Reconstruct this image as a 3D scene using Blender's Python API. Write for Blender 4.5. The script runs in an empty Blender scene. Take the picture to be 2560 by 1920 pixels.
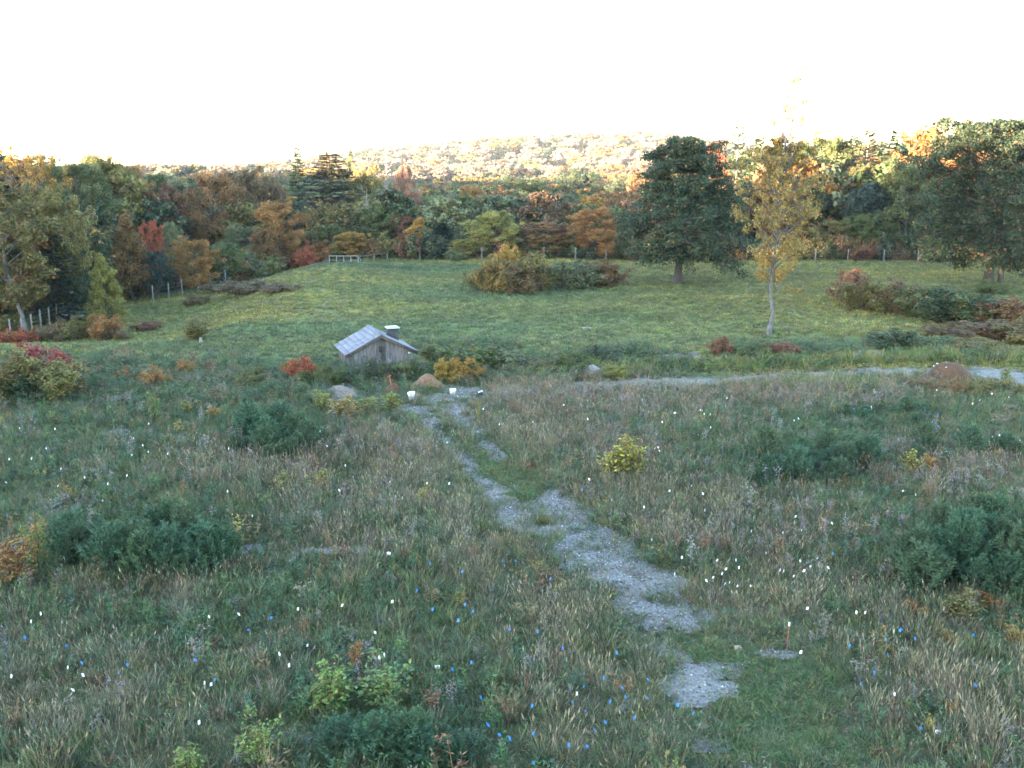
import bpy, math, random
import numpy as np

# ------------------------------------------------------------------ camera, sky, sun, exposure
S = bpy.context.scene
COL = S.collection
PITCH = math.radians(12.45)
F = 2400.0                      # focal length in photograph pixels (2560 wide)
CAM_H = 10.0
cam = bpy.data.cameras.new('camera')
cam.sensor_width = 36.0
cam.lens = 36.0 * F / 2560.0
cam.clip_start = 0.1
cam.clip_end = 9000
camo = bpy.data.objects.new('camera', cam)
camo.location = (0, 0, CAM_H)
camo.rotation_euler = (math.pi / 2 - PITCH, 0, 0)
COL.objects.link(camo)
S.camera = camo

SUN_EL = math.radians(3.0)
SUN_DIR = np.array([-0.8, -0.6])            # horizontal direction towards the sun: left and behind the camera
world = bpy.data.worlds.new('World')
S.world = world
world.use_nodes = True
wn = world.node_tree
wn.nodes.clear()
sky = wn.nodes.new('ShaderNodeTexSky')
sky.sky_type = 'NISHITA'
sky.sun_disc = False
sky.sun_elevation = SUN_EL
sky.sun_rotation = math.atan2(SUN_DIR[0], SUN_DIR[1])
sky.air_density = 0.7
sky.dust_density = 0.3
sky.ozone_density = 1.0
bg = wn.nodes.new('ShaderNodeBackground')
bg.inputs['Strength'].default_value = 0.15
wo = wn.nodes.new('ShaderNodeOutputWorld')
wn.links.new(sky.outputs[0], bg.inputs[0])
wn.links.new(bg.outputs[0], wo.inputs[0])

sun = bpy.data.lights.new('sun', 'SUN')
sun.energy = 5.0
sun.angle = math.radians(0.5)
sun.color = (1.0, 0.77, 0.56)
suno = bpy.data.objects.new('sun', sun)
COL.objects.link(suno)
from mathutils import Vector, Matrix
_to = Vector((SUN_DIR[0] * math.cos(SUN_EL), SUN_DIR[1] * math.cos(SUN_EL), math.sin(SUN_EL)))
suno.rotation_euler = (-_to).to_track_quat('-Z', 'Y').to_euler()
suno.location = (-40, -30, 60)

S.view_settings.view_transform = 'Standard'
S.view_settings.look = 'None'
S.view_settings.gamma = 1.0
S.view_settings.use_curve_mapping = False
S.view_settings.exposure = 4.7
S.cycles.use_denoising = True
S.cycles.denoising_input_passes = 'RGB_ALBEDO_NORMAL'
S.cycles.filter_width = 1.6
S.cycles.max_bounces = 6
S.cycles.diffuse_bounces = 3
S.cycles.transmission_bounces = 3
S.cycles.transparent_max_bounces = 4

# ------------------------------------------------------------------ helpers
RNG = np.random.default_rng(7)
random.seed(7)
_G = [np.random.default_rng(100 + k).random((256, 256)) for k in range(8)]


def vnoise(x, y, k=0):
    """smooth value noise, -1..1"""
    x = np.asarray(x, float); y = np.asarray(y, float)
    g = _G[k % 8]
    xi = np.floor(x).astype(int); yi = np.floor(y).astype(int)
    fx = x - xi; fy = y - yi
    fx = fx * fx * (3 - 2 * fx); fy = fy * fy * (3 - 2 * fy)
    a = g[xi % 256, yi % 256]; b = g[(xi + 1) % 256, yi % 256]
    c = g[xi % 256, (yi + 1) % 256]; d = g[(xi + 1) % 256, (yi + 1) % 256]
    return 2 * ((a * (1 - fx) + b * fx) * (1 - fy) + (c * (1 - fx) + d * fx) * fy) - 1


def fbm(x, y, k=0, n=3):
    s = 0; a = 1.0; t = 0
    for i in range(n):
        s = s + a * vnoise(np.asarray(x) * 2 ** i + 17.3 * i, np.asarray(y) * 2 ** i - 9.1 * i, k + i)
        t += a; a *= 0.5
    return s / t


def sstep(a, b, x):
    t = np.clip((np.asarray(x, float) - a) / (b - a), 0, 1)
    return t * t * (3 - 2 * t)


def hgt(x, y):
    """height of the ground"""
    x = np.asarray(x, float); y = np.asarray(y, float)
    h = 0.10 * vnoise(x / 5, y / 5, 1) + 0.28 * vnoise(x / 19, y / 19, 2)
    # the field drops behind a crest on the left
    h = h - 1.9 * sstep(0, 9, y - 56 - 0.15 * (x + 28)) * sstep(17, 27, -x)
    # swell in the left middle of the pasture
    h = h + 1.5 * np.exp(-((x + 22) / 9.5) ** 2 - ((y - 93) / 11) ** 2)
    # low bank behind the shed and the track
    h = h + 0.45 * np.exp(-((y - 53 - 2 * vnoise(x / 14, 3.3, 3)) / 3.2) ** 2) * sstep(-30, -12, x)
    # valley beyond the pasture, then the far hill
    mid = sstep(55, 25, x)
    h = h - 3.6 * sstep(111, 132, y) * mid - 1.2 * sstep(114, 150, y) * (1 - mid)
    h = h + 3.2 * sstep(230, 470, y)
    top = 27.0 * np.exp(-((x - 30) / 200.0) ** 4) + 2.0 * vnoise(x / 60, .3, 6)
    h = h + top * sstep(480, 900, y) * (1 - 0.5 * sstep(1000, 2600, y))
    h = h + 3.0 * vnoise(x / 130, y / 130, 4) * sstep(150, 420, y)
    # unseen ridge added towards the sun, its profile shaped to shadow the field
    t = SUN_DIR[0] * x + SUN_DIR[1] * y
    q = SUN_DIR[1] * x - SUN_DIR[0] * y
    hr = 17.0 - 4.0 * sstep(70, 82, q) + 12.0 * sstep(125, 300, q) - 12 * sstep(430, 540, q) + 0.8 * vnoise(q / 22, 1.7, 5)
    return h + hr * sstep(135, 200, t)


CT, ST = math.cos(PITCH), math.sin(PITCH)


def ray(u, v):
    a = (u - 1280) / F; b = -(v - 960) / F
    return np.array([a, CT + b * ST, -ST + b * CT])


def project(x, y, z):
    dz = z - CAM_H
    zc = y * CT - dz * ST
    uc = y * ST + dz * CT
    zc = np.maximum(zc, 0.1)
    return 1280 + F * x / zc, 960 - F * uc / zc


def hit(u, v, lift=0.0):
    """where the line of sight through a photograph pixel meets the ground (lifted)"""
    d = ray(u, v)
    lo = 5.0
    y = np.arange(8, 400, 0.2)
    s = y / d[1]
    z = CAM_H + s * d[2]
    below = z <= hgt(s * d[0], y) + lift
    i = int(np.argmax(below)) if below.any() else len(y) - 1
    return float(s[i] * d[0]), float(y[i])


def at_y(u, v, Y):
    d = ray(u, v)
    s = Y / d[1]
    return s * d[0], CAM_H + s * d[2]


def hg(x, y):
    return float(hgt(x, y))


# ---- meshes
def mesh(name, verts, faces, mats=(), mi=None, attrs=None, smooth=False):
    me = bpy.data.meshes.new(name)
    if isinstance(verts, np.ndarray) and isinstance(faces, np.ndarray):
        n, k = faces.shape
        me.vertices.add(len(verts)); me.vertices.foreach_set('co', verts.astype(np.float32).ravel())
        me.loops.add(n * k); me.loops.foreach_set('vertex_index', faces.astype(np.int32).ravel())
        me.polygons.add(n); me.polygons.foreach_set('loop_start', (np.arange(n) * k).astype(np.int32))
        me.update(calc_edges=True)
    else:
        me.from_pydata([tuple(p) for p in verts], [], [tuple(f) for f in faces])
        me.update()
    for m in mats:
        me.materials.append(m)
    if mi is not None:
        me.polygons.foreach_set('material_index', np.asarray(mi, np.int32))
    for an, (typ, dat) in (attrs or {}).items():
        a = me.attributes.new(an, typ, 'POINT')
        a.data.foreach_set('color' if typ == 'FLOAT_COLOR' else 'value', np.asarray(dat, np.float32).ravel())
    if smooth:
        me.polygons.foreach_set('use_smooth', np.ones(len(me.polygons), bool))
    return me


def obj(name, me, parent=None, loc=(0, 0, 0), rz=0.0, scale=None, color=None):
    o = bpy.data.objects.new(name, me)
    COL.objects.link(o)
    o.location = loc
    o.rotation_euler = (0, 0, rz)
    if scale is not None:
        o.scale = scale
    if color is not None:
        o.color = color
    if parent is not None:
        o.parent = parent
    return o


def tag(o, label=None, cat=None, group=None, kind=None):
    if label: o['label'] = label
    if cat: o['category'] = cat
    if group: o['group'] = group
    if kind: o['kind'] = kind
    return o


class MB:
    """collects quads and triangles with a tint per vertex"""
    def __init__(s):
        s.v = []; s.f = []; s.t = []; s.m = []; s.n = 0

    def add(s, v, f, m=0, t=0.5):
        v = np.asarray(v, float).reshape(-1, 3)
        f = np.asarray(f, int)
        if f.shape[1] == 3:
            f = np.concatenate([f, f[:, 2:3]], 1) if False else f
        s.v.append(v); s.f.append((f + s.n, m))
        s.t.append(np.full(len(v), t) if np.isscalar(t) else np.asarray(t, float))
        s.n += len(v)

    def box(s, c, d, m=0, R=None, t=0.5):
        c = np.asarray(c, float); d = np.asarray(d, float) / 2
        p = np.array([[x, y, z] for x in (-1, 1) for y in (-1, 1) for z in (-1, 1)], float) * d
        if R is not None: p = p @ np.asarray(R).T
        s.add(p + c, [[0, 1, 3, 2], [4, 6, 7, 5], [0, 4, 5, 1], [2, 3, 7, 6], [0, 2, 6, 4], [1, 5, 7, 3]], m, t)

    def tube(s, pts, rad, k=6, m=0, t=0.5, cap=True):
        pts = np.asarray(pts, float); n = len(pts)
        rad = np.full(n, rad) if np.isscalar(rad) else np.asarray(rad, float)
        tan = np.gradient(pts, axis=0); tan /= np.linalg.norm(tan, axis=1, keepdims=True) + 1e-9
        ref = np.array([0.31, 0.95, 0.05]) if abs(tan[0][2]) > .5 else np.array([0.02, 0.1, 1.0])
        a = np.cross(tan, ref); a /= np.linalg.norm(a, axis=1, keepdims=True) + 1e-9
        b = np.cross(tan, a)
        ang = np.arange(k) * 2 * math.pi / k
        ring = (a[:, None] * np.cos(ang)[None, :, None] + b[:, None] * np.sin(ang)[None, :, None]) * rad[:, None, None] + pts[:, None]
        f = []
        for i in range(n - 1):
            for j in range(k):
                f.append([i * k + j, i * k + (j + 1) % k, (i + 1) * k + (j + 1) % k, (i + 1) * k + j])
        s.add(ring.reshape(-1, 3), f, m, t)
        if cap:
            e = (n - 1) * k
            base = s.n - n * k
            for r0 in (0, e):
                for j in range(1, k - 1, 2):
                    q = [r0, r0 + j, r0 + j + 1, r0 + (j + 2) % k]
                    s.f.append((np.array([q]) + base, m))

    def diamonds(s, c, a, b, m=0, t=0.5, fold=0.0):
        """leaf-like kites: centre c, half axis a, half width b (all N x 3)"""
        N = len(c)
        n = np.cross(a, b)
        n = n / (np.linalg.norm(n, axis=1, keepdims=True) + 1e-9) * np.linalg.norm(b, axis=1, keepdims=True) * fold
        v = np.stack([c - a, c + b * 1.0 + n - a * .1, c + a, c - b * 1.0 + n - a * .1], 1).reshape(-1, 3)
        f = np.arange(4 * N).reshape(N, 4)
        s.add(v, f, m, np.repeat(np.broadcast_to(t, N), 4) if not np.isscalar(t) else t)

    def build(s, name, mats, smooth=False):
        v = np.concatenate(s.v); t = np.concatenate(s.t)
        quads = [(f, m) for f, m in s.f if f.shape[1] == 4]
        tris = [(f, m) for f, m in s.f if f.shape[1] == 3]
        if not tris:
            f = np.concatenate([q[0] for q in quads]); mi = np.concatenate([np.full(len(q[0]), q[1]) for q in quads])
            return mesh(name, v, f, mats, mi, {'tint': ('FLOAT', t)}, smooth)
        if not quads:
            f = np.concatenate([q[0] for q in tris]); mi = np.concatenate([np.full(len(q[0]), q[1]) for q in tris])
            return mesh(name, v, f, mats, mi, {'tint': ('FLOAT', t)}, smooth)
        fl = []; mi = []
        for f, m in s.f:
            fl += f.tolist(); mi += [m] * len(f)
        return mesh(name, v.tolist(), fl, mats, mi, {'tint': ('FLOAT', t)}, smooth)


# ------------------------------------------------------------------ materials
def new_mat(name):
    m = bpy.data.materials.new(name)
    m.use_nodes = True
    m.node_tree.nodes.clear()
    return m, m.node_tree.nodes, m.node_tree.links


def N(nodes, typ, **kw):
    n = nodes.new(typ)
    for k, v in kw.items():
        if k in n.inputs: n.inputs[k].default_value = v
        else: setattr(n, k, v)
    return n


def mixc(nodes, links, fac, a, b, mode='MIX'):
    n = nodes.new('ShaderNodeMix'); n.data_type = 'RGBA'; n.blend_type = mode
    for sock, val in ((n.inputs[0], fac), (n.inputs[6], a), (n.inputs[7], b)):
        if hasattr(val, 'default_value') or hasattr(val, 'is_linked'): links.new(val, sock)
        else: sock.default_value = val if not isinstance(val, tuple) or len(val) == 4 else (*val, 1)
    return n.outputs[2]


def math_n(nodes, links, op, a, b=None, clamp=False):
    n = nodes.new('ShaderNodeMath'); n.operation = op; n.use_clamp = clamp
    for i, val in enumerate((a, b)):
        if val is None: continue
        if hasattr(val, 'is_linked'): links.new(val, n.inputs[i])
        else: n.inputs[i].default_value = val
    return n.outputs[0]


def foliage_mat(name, source, trans=0.3, rough=0.55, spread=0.5, autumn=(0.20, 0.11, 0.04)):
    """leaf colour from the object (or from the scattered instance), varied leaf by leaf"""
    m, nd, ln = new_mat(name)
    out = N(nd, 'ShaderNodeOutputMaterial')
    if source == 'object':
        oi = N(nd, 'ShaderNodeObjectInfo'); col = oi.outputs['Color']; alpha = oi.outputs['Alpha']
    else:
        at = N(nd, 'ShaderNodeAttribute', attribute_type='INSTANCER', attribute_name='col')
        col = at.outputs['Color']; alpha = at.outputs['Alpha']
    tn = N(nd, 'ShaderNodeAttribute', attribute_type='GEOMETRY', attribute_name='tint')
    t = tn.outputs['Fac']
    # fraction (1 - alpha) of the leaves has turned
    turned = math_n(nd, ln, 'LESS_THAN', math_n(nd, ln, 'FRACT', math_n(nd, ln, 'MULTIPLY', t, 7.13)), math_n(nd, ln, 'SUBTRACT', 1.0, alpha))
    c1 = mixc(nd, ln, turned, col, autumn)
    hsv = N(nd, 'ShaderNodeHueSaturation')
    val = math_n(nd, ln, 'ADD', math_n(nd, ln, 'MULTIPLY', t, 2 * spread), 1 - spread)
    hue = math_n(nd, ln, 'ADD', math_n(nd, ln, 'MULTIPLY', math_n(nd, ln, 'FRACT', math_n(nd, ln, 'MULTIPLY', t, 3.7)), 0.05), 0.475)
    ln.new(hue, hsv.inputs['Hue']); ln.new(val, hsv.inputs['Value']); ln.new(c1, hsv.inputs['Color'])
    p = N(nd, 'ShaderNodeBsdfPrincipled')
    p.inputs['Roughness'].default_value = rough
    p.inputs['Specular IOR Level'].default_value = 0.25
    ln.new(hsv.outputs[0], p.inputs['Base Color'])
    tr = N(nd, 'ShaderNodeBsdfTranslucent')
    ln.new(hsv.outputs[0], tr.inputs['Color'])
    mx = N(nd, 'ShaderNodeMixShader'); mx.inputs[0].default_value = trans
    ln.new(p.outputs[0], mx.inputs[1]); ln.new(tr.outputs[0], mx.inputs[2])
    ln.new(mx.outputs[0], out.inputs[0])
    return m


def rough_mat(name, col, col2, scale=4.0, rough=0.85, bump=0.3, stretch=(1, 1, 1), object_color=False, detail=6.0, metallic=0.0, spec=0.3):
    m, nd, ln = new_mat(name)
    out = N(nd, 'ShaderNodeOutputMaterial')
    tc = N(nd, 'ShaderNodeTexCoord'); mp = N(nd, 'ShaderNodeMapping'); mp.inputs['Scale'].default_value = stretch
    ln.new(tc.outputs['Object'], mp.inputs[0])
    no = N(nd, 'ShaderNodeTexNoise'); no.inputs['Scale'].default_value = scale; no.inputs['Detail'].default_value = detail
    no.inputs['Roughness'].default_value = 0.65
    ln.new(mp.outputs[0], no.inputs['Vector'])
    rp = N(nd, 'ShaderNodeMapRange'); rp.inputs[1].default_value = 0.32; rp.inputs[2].default_value = 0.68
    ln.new(no.outputs[0], rp.inputs[0])
    c = mixc(nd, ln, rp.outputs[0], col, col2)
    if object_color:
        oi = N(nd, 'ShaderNodeObjectInfo')
        c = mixc(nd, ln, 1.0, c, oi.outputs['Color'], 'MULTIPLY')
    p = N(nd, 'ShaderNodeBsdfPrincipled'); p.inputs['Roughness'].default_value = rough
    p.inputs['Metallic'].default_value = metallic; p.inputs['Specular IOR Level'].default_value = spec
    ln.new(c, p.inputs['Base Color'])
    b = N(nd, 'ShaderNodeBump'); b.inputs['Strength'].default_value = bump; b.inputs['Distance'].default_value = 0.03
    ln.new(no.outputs[0], b.inputs['Height']); ln.new(b.outputs[0], p.inputs['Normal'])
    ln.new(p.outputs[0], out.inputs[0])
    return m


LEAF = foliage_mat('leaf', 'object', trans=.32, spread=.55)
NEEDLE = foliage_mat('needle', 'object', trans=0.25, spread=0.45)
SCLEAF = foliage_mat('scattered_leaf', 'instance', trans=.32, spread=.55)
SCGRASS = foliage_mat('scattered_grass', 'instance', trans=0.2, spread=0.45, autumn=(0.20, 0.13, 0.07))
BARK = rough_mat('bark', (0.030, 0.026, 0.023), (0.070, 0.060, 0.053), 9, stretch=(1, 1, .25), bump=.6)
BARK_PALE = rough_mat('pale_bark', (0.05, 0.047, 0.044), (0.15, 0.142, 0.138), 6, stretch=(1, 1, .5), bump=.3)
SNAG = rough_mat('dead_wood', (0.13, 0.115, 0.105), (0.24, 0.215, 0.2), 6, stretch=(1, 1, .25), bump=.3)
GRAVEL = rough_mat('gravel', (0.075, 0.068, 0.064), (0.24, 0.228, 0.22), 14, bump=.8, detail=8)
def patchy(mat, col, scale, lo, hi):
    """lay a second material colour over a rough_mat in broad irregular areas"""
    nt = mat.node_tree
    p = [n for n in nt.nodes if n.type == 'BSDF_PRINCIPLED'][0]
    src = p.inputs['Base Color'].links[0].from_socket
    tc = nt.nodes.new('ShaderNodeTexCoord'); no = nt.nodes.new('ShaderNodeTexNoise')
    no.inputs['Scale'].default_value = scale; no.inputs['Detail'].default_value = 7; no.inputs['Roughness'].default_value = .65
    nt.links.new(tc.outputs['Object'], no.inputs['Vector'])
    mr = nt.nodes.new('ShaderNodeMapRange'); mr.inputs[1].default_value = lo; mr.inputs[2].default_value = hi
    nt.links.new(no.outputs[0], mr.inputs[0])
    nt.links.new(mixc(nt.nodes, nt.links, mr.outputs[0], src, col), p.inputs['Base Color'])


patchy(GRAVEL, (0.080, 0.064, 0.046), .9, .50, .66)
TRACK = rough_mat('dirt_track', (0.10, 0.088, 0.078), (0.22, 0.205, 0.19), 3.0, bump=.5, detail=10)
patchy(TRACK, (0.075, 0.070, 0.042), .5, .46, .62)
STONE = rough_mat('stone', (0.09, 0.083, 0.078), (0.21, 0.195, 0.185), 6, bump=.5, object_color=True)
CHIP = foliage_mat('stone_chip', 'instance', trans=0.0, rough=.7, spread=.6)
SOIL = rough_mat('soil', (0.06, 0.038, 0.025), (0.14, 0.095, 0.065), 7, bump=.9, object_color=True)
PLANKM = rough_mat('weathered_plank', (0.04, 0.037, 0.037), (0.125, 0.118, 0.12), 5, stretch=(2.5, 2.5, .35), bump=.5, object_color=True)
SHINGLEM = rough_mat('shingle', (0.12, 0.125, 0.15), (0.20, 0.205, 0.24), 7, bump=.35, object_color=True)
WHITE_PLASTIC = rough_mat('white_plastic', (0.78, 0.77, 0.74), (0.86, 0.85, 0.83), 4, rough=.45, bump=.02)
WHITE_PAINT = rough_mat('white_paint', (0.70, 0.70, 0.70), (0.82, 0.82, 0.82), 6, rough=.5, bump=.05)
BLACK_PAINT = rough_mat('black_paint', (0.02, 0.02, 0.022), (0.05, 0.05, 0.05), 6, rough=.6, bump=.1)
GALV = rough_mat('galvanised_steel', (0.30, 0.34, 0.33), (0.44, 0.48, 0.46), 8, rough=.42, bump=.05, metallic=.5)
WOODPOST = rough_mat('post_wood', (0.08, 0.075, 0.068), (0.18, 0.165, 0.15), 6, stretch=(1, 1, .3), bump=.4)
RUST = rough_mat('rusty_metal', (0.16, 0.05, 0.025), (0.30, 0.11, 0.05), 8, bump=.5)
ORANGE = rough_mat('orange_paint', (0.26, 0.07, 0.04), (0.34, 0.10, 0.05), 6, rough=.6, bump=.1)
FLAG_WHITE = rough_mat('white_flag_vinyl', (0.80, 0.80, 0.78), (0.86, 0.86, 0.84), 10, rough=.5, bump=.0)
FLAG_BLUE = rough_mat('blue_flag_vinyl', (0.04, 0.18, 0.48), (0.06, 0.24, 0.58), 10, rough=.5, bump=.0)
WIRE = rough_mat('wire', (0.12, 0.12, 0.12), (0.2, 0.2, 0.2), 10, rough=.5, metallic=.6, bump=.0)

# ground: colour laid down vertex by vertex (turf, thatch, bare soil), broken up by fine noise
GROUND, nd, ln = new_mat('ground')
_out = N(nd, 'ShaderNodeOutputMaterial')
_at = N(nd, 'ShaderNodeAttribute', attribute_type='GEOMETRY', attribute_name='gcol')
_tc = N(nd, 'ShaderNodeTexCoord')
_n1 = N(nd, 'ShaderNodeTexNoise'); _n1.inputs['Scale'].default_value = 2.2; _n1.inputs['Detail'].default_value = 9; _n1.inputs['Roughness'].default_value = .7
ln.new(_tc.outputs['Object'], _n1.inputs['Vector'])
_n2 = N(nd, 'ShaderNodeTexNoise'); _n2.inputs['Scale'].default_value = .35; _n2.inputs['Detail'].default_value = 6
ln.new(_tc.outputs['Object'], _n2.inputs['Vector'])
_r1 = N(nd, 'ShaderNodeMapRange'); _r1.inputs[1].default_value = .3; _r1.inputs[2].default_value = .7; _r1.inputs[3].default_value = .55; _r1.inputs[4].default_value = 1.5
ln.new(_n1.outputs[0], _r1.inputs[0])
_hs = N(nd, 'ShaderNodeHueSaturation')
_r2 = N(nd, 'ShaderNodeMapRange'); _r2.inputs[1].default_value = .3; _r2.inputs[2].default_value = .7; _r2.inputs[3].default_value = .47; _r2.inputs[4].default_value = .525
ln.new(_n2.outputs[0], _r2.inputs[0]); ln.new(_r2.outputs[0], _hs.inputs['Hue'])
ln.new(_r1.outputs[0], _hs.inputs['Value']); ln.new(_at.outputs['Color'], _hs.inputs['Color'])
_p = N(nd, 'ShaderNodeBsdfPrincipled'); _p.inputs['Roughness'].default_value = .95; _p.inputs['Specular IOR Level'].default_value = .1
ln.new(_hs.outputs[0], _p.inputs['Base Color'])
_b = N(nd, 'ShaderNodeBump'); _b.inputs['Strength'].default_value = .7; _b.inputs['Distance'].default_value = .06
ln.new(_n1.outputs[0], _b.inputs['Height']); ln.new(_b.outputs[0], _p.inputs['Normal'])
ln.new(_p.outputs[0], _out.inputs[0])

# ------------------------------------------------------------------ ground
def spaced(a, b, lo, hi, step, grow=1.12):
    """coordinates: even between lo and hi, growing outside"""
    xs = list(np.arange(lo, hi + 1e-6, step))
    d = step
    while xs[-1] < b:
        d *= grow; xs.append(xs[-1] + d)
    d = step; left = []
    p = lo
    while p > a:
        d *= grow; p -= d; left.append(p)
    return np.array(left[::-1] + xs)


gx = spaced(-2600, 2600, -75, 75, 1.0)
gy = spaced(-900, 4200, 5, 135, 1.0, 1.09)
GX, GY = np.meshgrid(gx, gy, indexing='ij')
GZ = hgt(GX, GY)
nx, ny = GX.shape
ii = (np.arange(nx - 1)[:, None] * ny + np.arange(ny - 1)[None, :]).ravel()
gf = np.stack([ii, ii + ny, ii + ny + 1, ii + 1], 1)


def turf_colour(x, y):
    n = fbm(x / 9, y / 7, 0)[..., None]; n2 = fbm(x / 3, y / 2.5, 3)[..., None]
    pasture = np.array([0.118, 0.132, 0.048]) + n * np.array([0.05, 0.035, 0.008]) + n2 * np.array([.03, .016, .006])
    weeds = np.array([0.085, 0.085, 0.045]) + n2 * np.array([.018, .014, .008])
    woods = np.array([0.055, 0.045, 0.028]) + n * .008
    f = sstep(47, 52, y + 3 * vnoise(x / 4, y / 4, 6))[..., None]; w = sstep(113, 118, y)[..., None]
    c = weeds * (1 - f) + pasture * f
    return np.clip(c * (1 - w) + woods * w, .01, 1)


gc = turf_colour(GX.ravel(), GY.ravel())
ground_me = mesh('ground', np.stack([GX.ravel(), GY.ravel(), GZ.ravel()], 1), gf, [GROUND], None,
                 {'gcol': ('FLOAT_COLOR', np.concatenate([gc, np.ones((len(gc), 1))], 1))}, True)
tag(obj('ground', ground_me), kind='structure')

# gravel of the footpath: patches given where the photograph shows them (centre u, v, half sizes, in picture pixels, turned into ground)
PATH_BLOBS = [  # u, v, ru, rv, slope dv/du
    (1055, 1038, 70, 22, .35), (1100, 1090, 55, 26, .85), (1165, 1160, 50, 28, .8), (1225, 1222, 44, 30, .7),
    (1130, 1020, 60, 30, .2), (1165, 1062, 50, 28, .8), (1225, 1125, 46, 22, .7),
    (1290, 1290, 65, 40, .2), (1405, 1272, 95, 42, .25), (1460, 1305, 80, 34, .3), (1420, 1335, 75, 34, .3), (1440, 1385, 90, 50, .25),
    (1540, 1395, 120, 55, .3), (1600, 1440, 110, 55, .3), (1560, 1470, 90, 50, .4), (1600, 1520, 100, 44, .3), (1680, 1545, 120, 46, .2),
    (1735, 1690, 105, 34, -.15), (1715, 1745, 75, 30, .25), (1690, 1640, 60, 18, .3), (1770, 1725, 60, 20, 0), (1960, 1638, 60, 12, 0), (1830, 1668, 50, 10, -.1),
    (650, 1376, 75, 13, 0), (790, 1380, 120, 11, 0), (720, 1850, 60, 18, 0), (290, 1085, 70, 12, 0),
    (1830, 1345, 170, 8, .05), (860, 992, 80, 26, .1), (840, 975, 60, 20, 0), (1170, 990, 75, 24, .1), (1780, 1870, 50, 16, 0), (1100, 1000, 60, 16, 0),
]
TRACK_BLOBS = [(1480, 964, 60, 9, 0), (1580, 962, 120, 14, -.03), (1740, 957, 150, 16, -.03), (1930, 945, 160, 9, -.04),
               (2130, 936, 150, 8, -.03), (2300, 930, 150, 11, .02), (2450, 938, 130, 20, .06), (2540, 962, 90, 26, .15), (2640, 985, 120, 30, .15),
               (2520, 985, 60, 16, .1)]


def blob_mask(u, v, blobs):
    m = np.full(np.shape(u), -1.0)
    for (cu, cv, ru, rv, sl) in blobs:
        du = u - cu; dv = v - cv - sl * du
        m = np.maximum(m, 1 - np.sqrt((du / ru) ** 2 + (dv / rv) ** 2))
    return m


def patch_sheet(name, mat, blobs, x0, x1, y0, y1, cell, lift, kk, nz=.42):
    xs = np.arange(x0, x1, cell); ys = np.arange(y0, y1, cell)
    X, Y = np.meshgrid(xs, ys, indexing='ij')
    Z = hgt(X, Y)
    u, v = project(X, Y, Z)
    m = blob_mask(u, v, blobs) + nz * fbm(X / .9, Y / .9, kk, 4) + .30 * vnoise(X * 3.1, Y * 3.1, kk + 2)
    n1 = len(ys)
    inside = (m[:-1, :-1] + m[1:, :-1] + m[1:, 1:] + m[:-1, 1:]) / 4 > .02
    i0 = np.arange(len(xs) - 1)[:, None] * n1 + np.arange(n1 - 1)[None]
    i0 = i0[inside]
    f = np.stack([i0, i0 + n1, i0 + n1 + 1, i0 + 1], 1)
    used, inv = np.unique(f, return_inverse=True)
    P = np.stack([X.ravel() + cell * .3 * vnoise(X.ravel() * 9, Y.ravel() * 9, 2), Y.ravel() + cell * .3 * vnoise(X.ravel() * 9, Y.ravel() * 9, 3),
                  Z.ravel() + lift + .012 * vnoise(X.ravel() * 3, Y.ravel() * 3, 5)], 1)[used]
    return obj(name, mesh(name, P, inv.reshape(f.shape), [mat], None, None, True))


tag(patch_sheet('gravel_path', GRAVEL, PATH_BLOBS, -16, 12, 14, 46, .09, .03, 1, .6), kind='structure')
tag(patch_sheet('dirt_track', TRACK, TRACK_BLOBS, 3, 34, 38, 54, .14, .03, 4, .5), kind='structure')

# ------------------------------------------------------------------ trees and shrubs: shapes
def rot_about(v, axis, ang):
    axis = axis / (np.linalg.norm(axis) + 1e-9)
    return v * math.cos(ang) + np.cross(axis, v) * math.sin(ang) + axis * np.dot(axis, v) * (1 - math.cos(ang))


def leaf_cloud(rng, centres, radii, per, size, up=.5, flat=.65, outward=None):
    """leaves spread through clumps; normals lean up and outward"""
    n = len(centres)
    c = np.repeat(centres, per, 0); r = np.repeat(radii, per)
    d = rng.normal(size=(n * per, 3)); d /= np.linalg.norm(d, axis=1, keepdims=True)
    rad = rng.random(n * per) ** .45
    p = c + d * (rad * r)[:, None] * np.array([1, 1, flat])
    nrm = d * .8 + rng.normal(size=d.shape) * .7 + np.array([0, 0, up])
    nrm /= np.linalg.norm(nrm, axis=1, keepdims=True)
    a = np.cross(nrm, rng.normal(size=d.shape)); a /= np.linalg.norm(a, axis=1, keepdims=True) + 1e-9
    b = np.cross(nrm, a)
    s = size * rng.uniform(.6, 1.3, n * per)
    clump_t = np.repeat(rng.random(n), per)
    t = np.clip(.45 * clump_t + .55 * rng.random(n * per), 0, 1)
    return p, a * (s * .62)[:, None], b * (s * .42)[:, None], t


PROFILES = {
    'round': lambda s: math.sqrt(max(0, 1 - (2 * s - .85) ** 2 / 1.35)) if s > .02 else .55,
    'oval': lambda s: max(.12, math.sin(math.pi * (s * .86 + .1)) ** .8),
    'cone': lambda s: max(.08, (1.0 - s) ** .8 * 1.02),
    'pin': lambda s: max(.10, (1.04 - .52 * s ** 1.3) * math.sqrt(max(0, 1 - s ** 5))) * (1 if s > .05 else .9),
    'dome': lambda s: max(.1, math.sqrt(max(0, 1 - s ** 2))),
    'vase': lambda s: .35 + .65 * math.sin(min(1, s * 1.25) * math.pi * .62),
}


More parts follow.
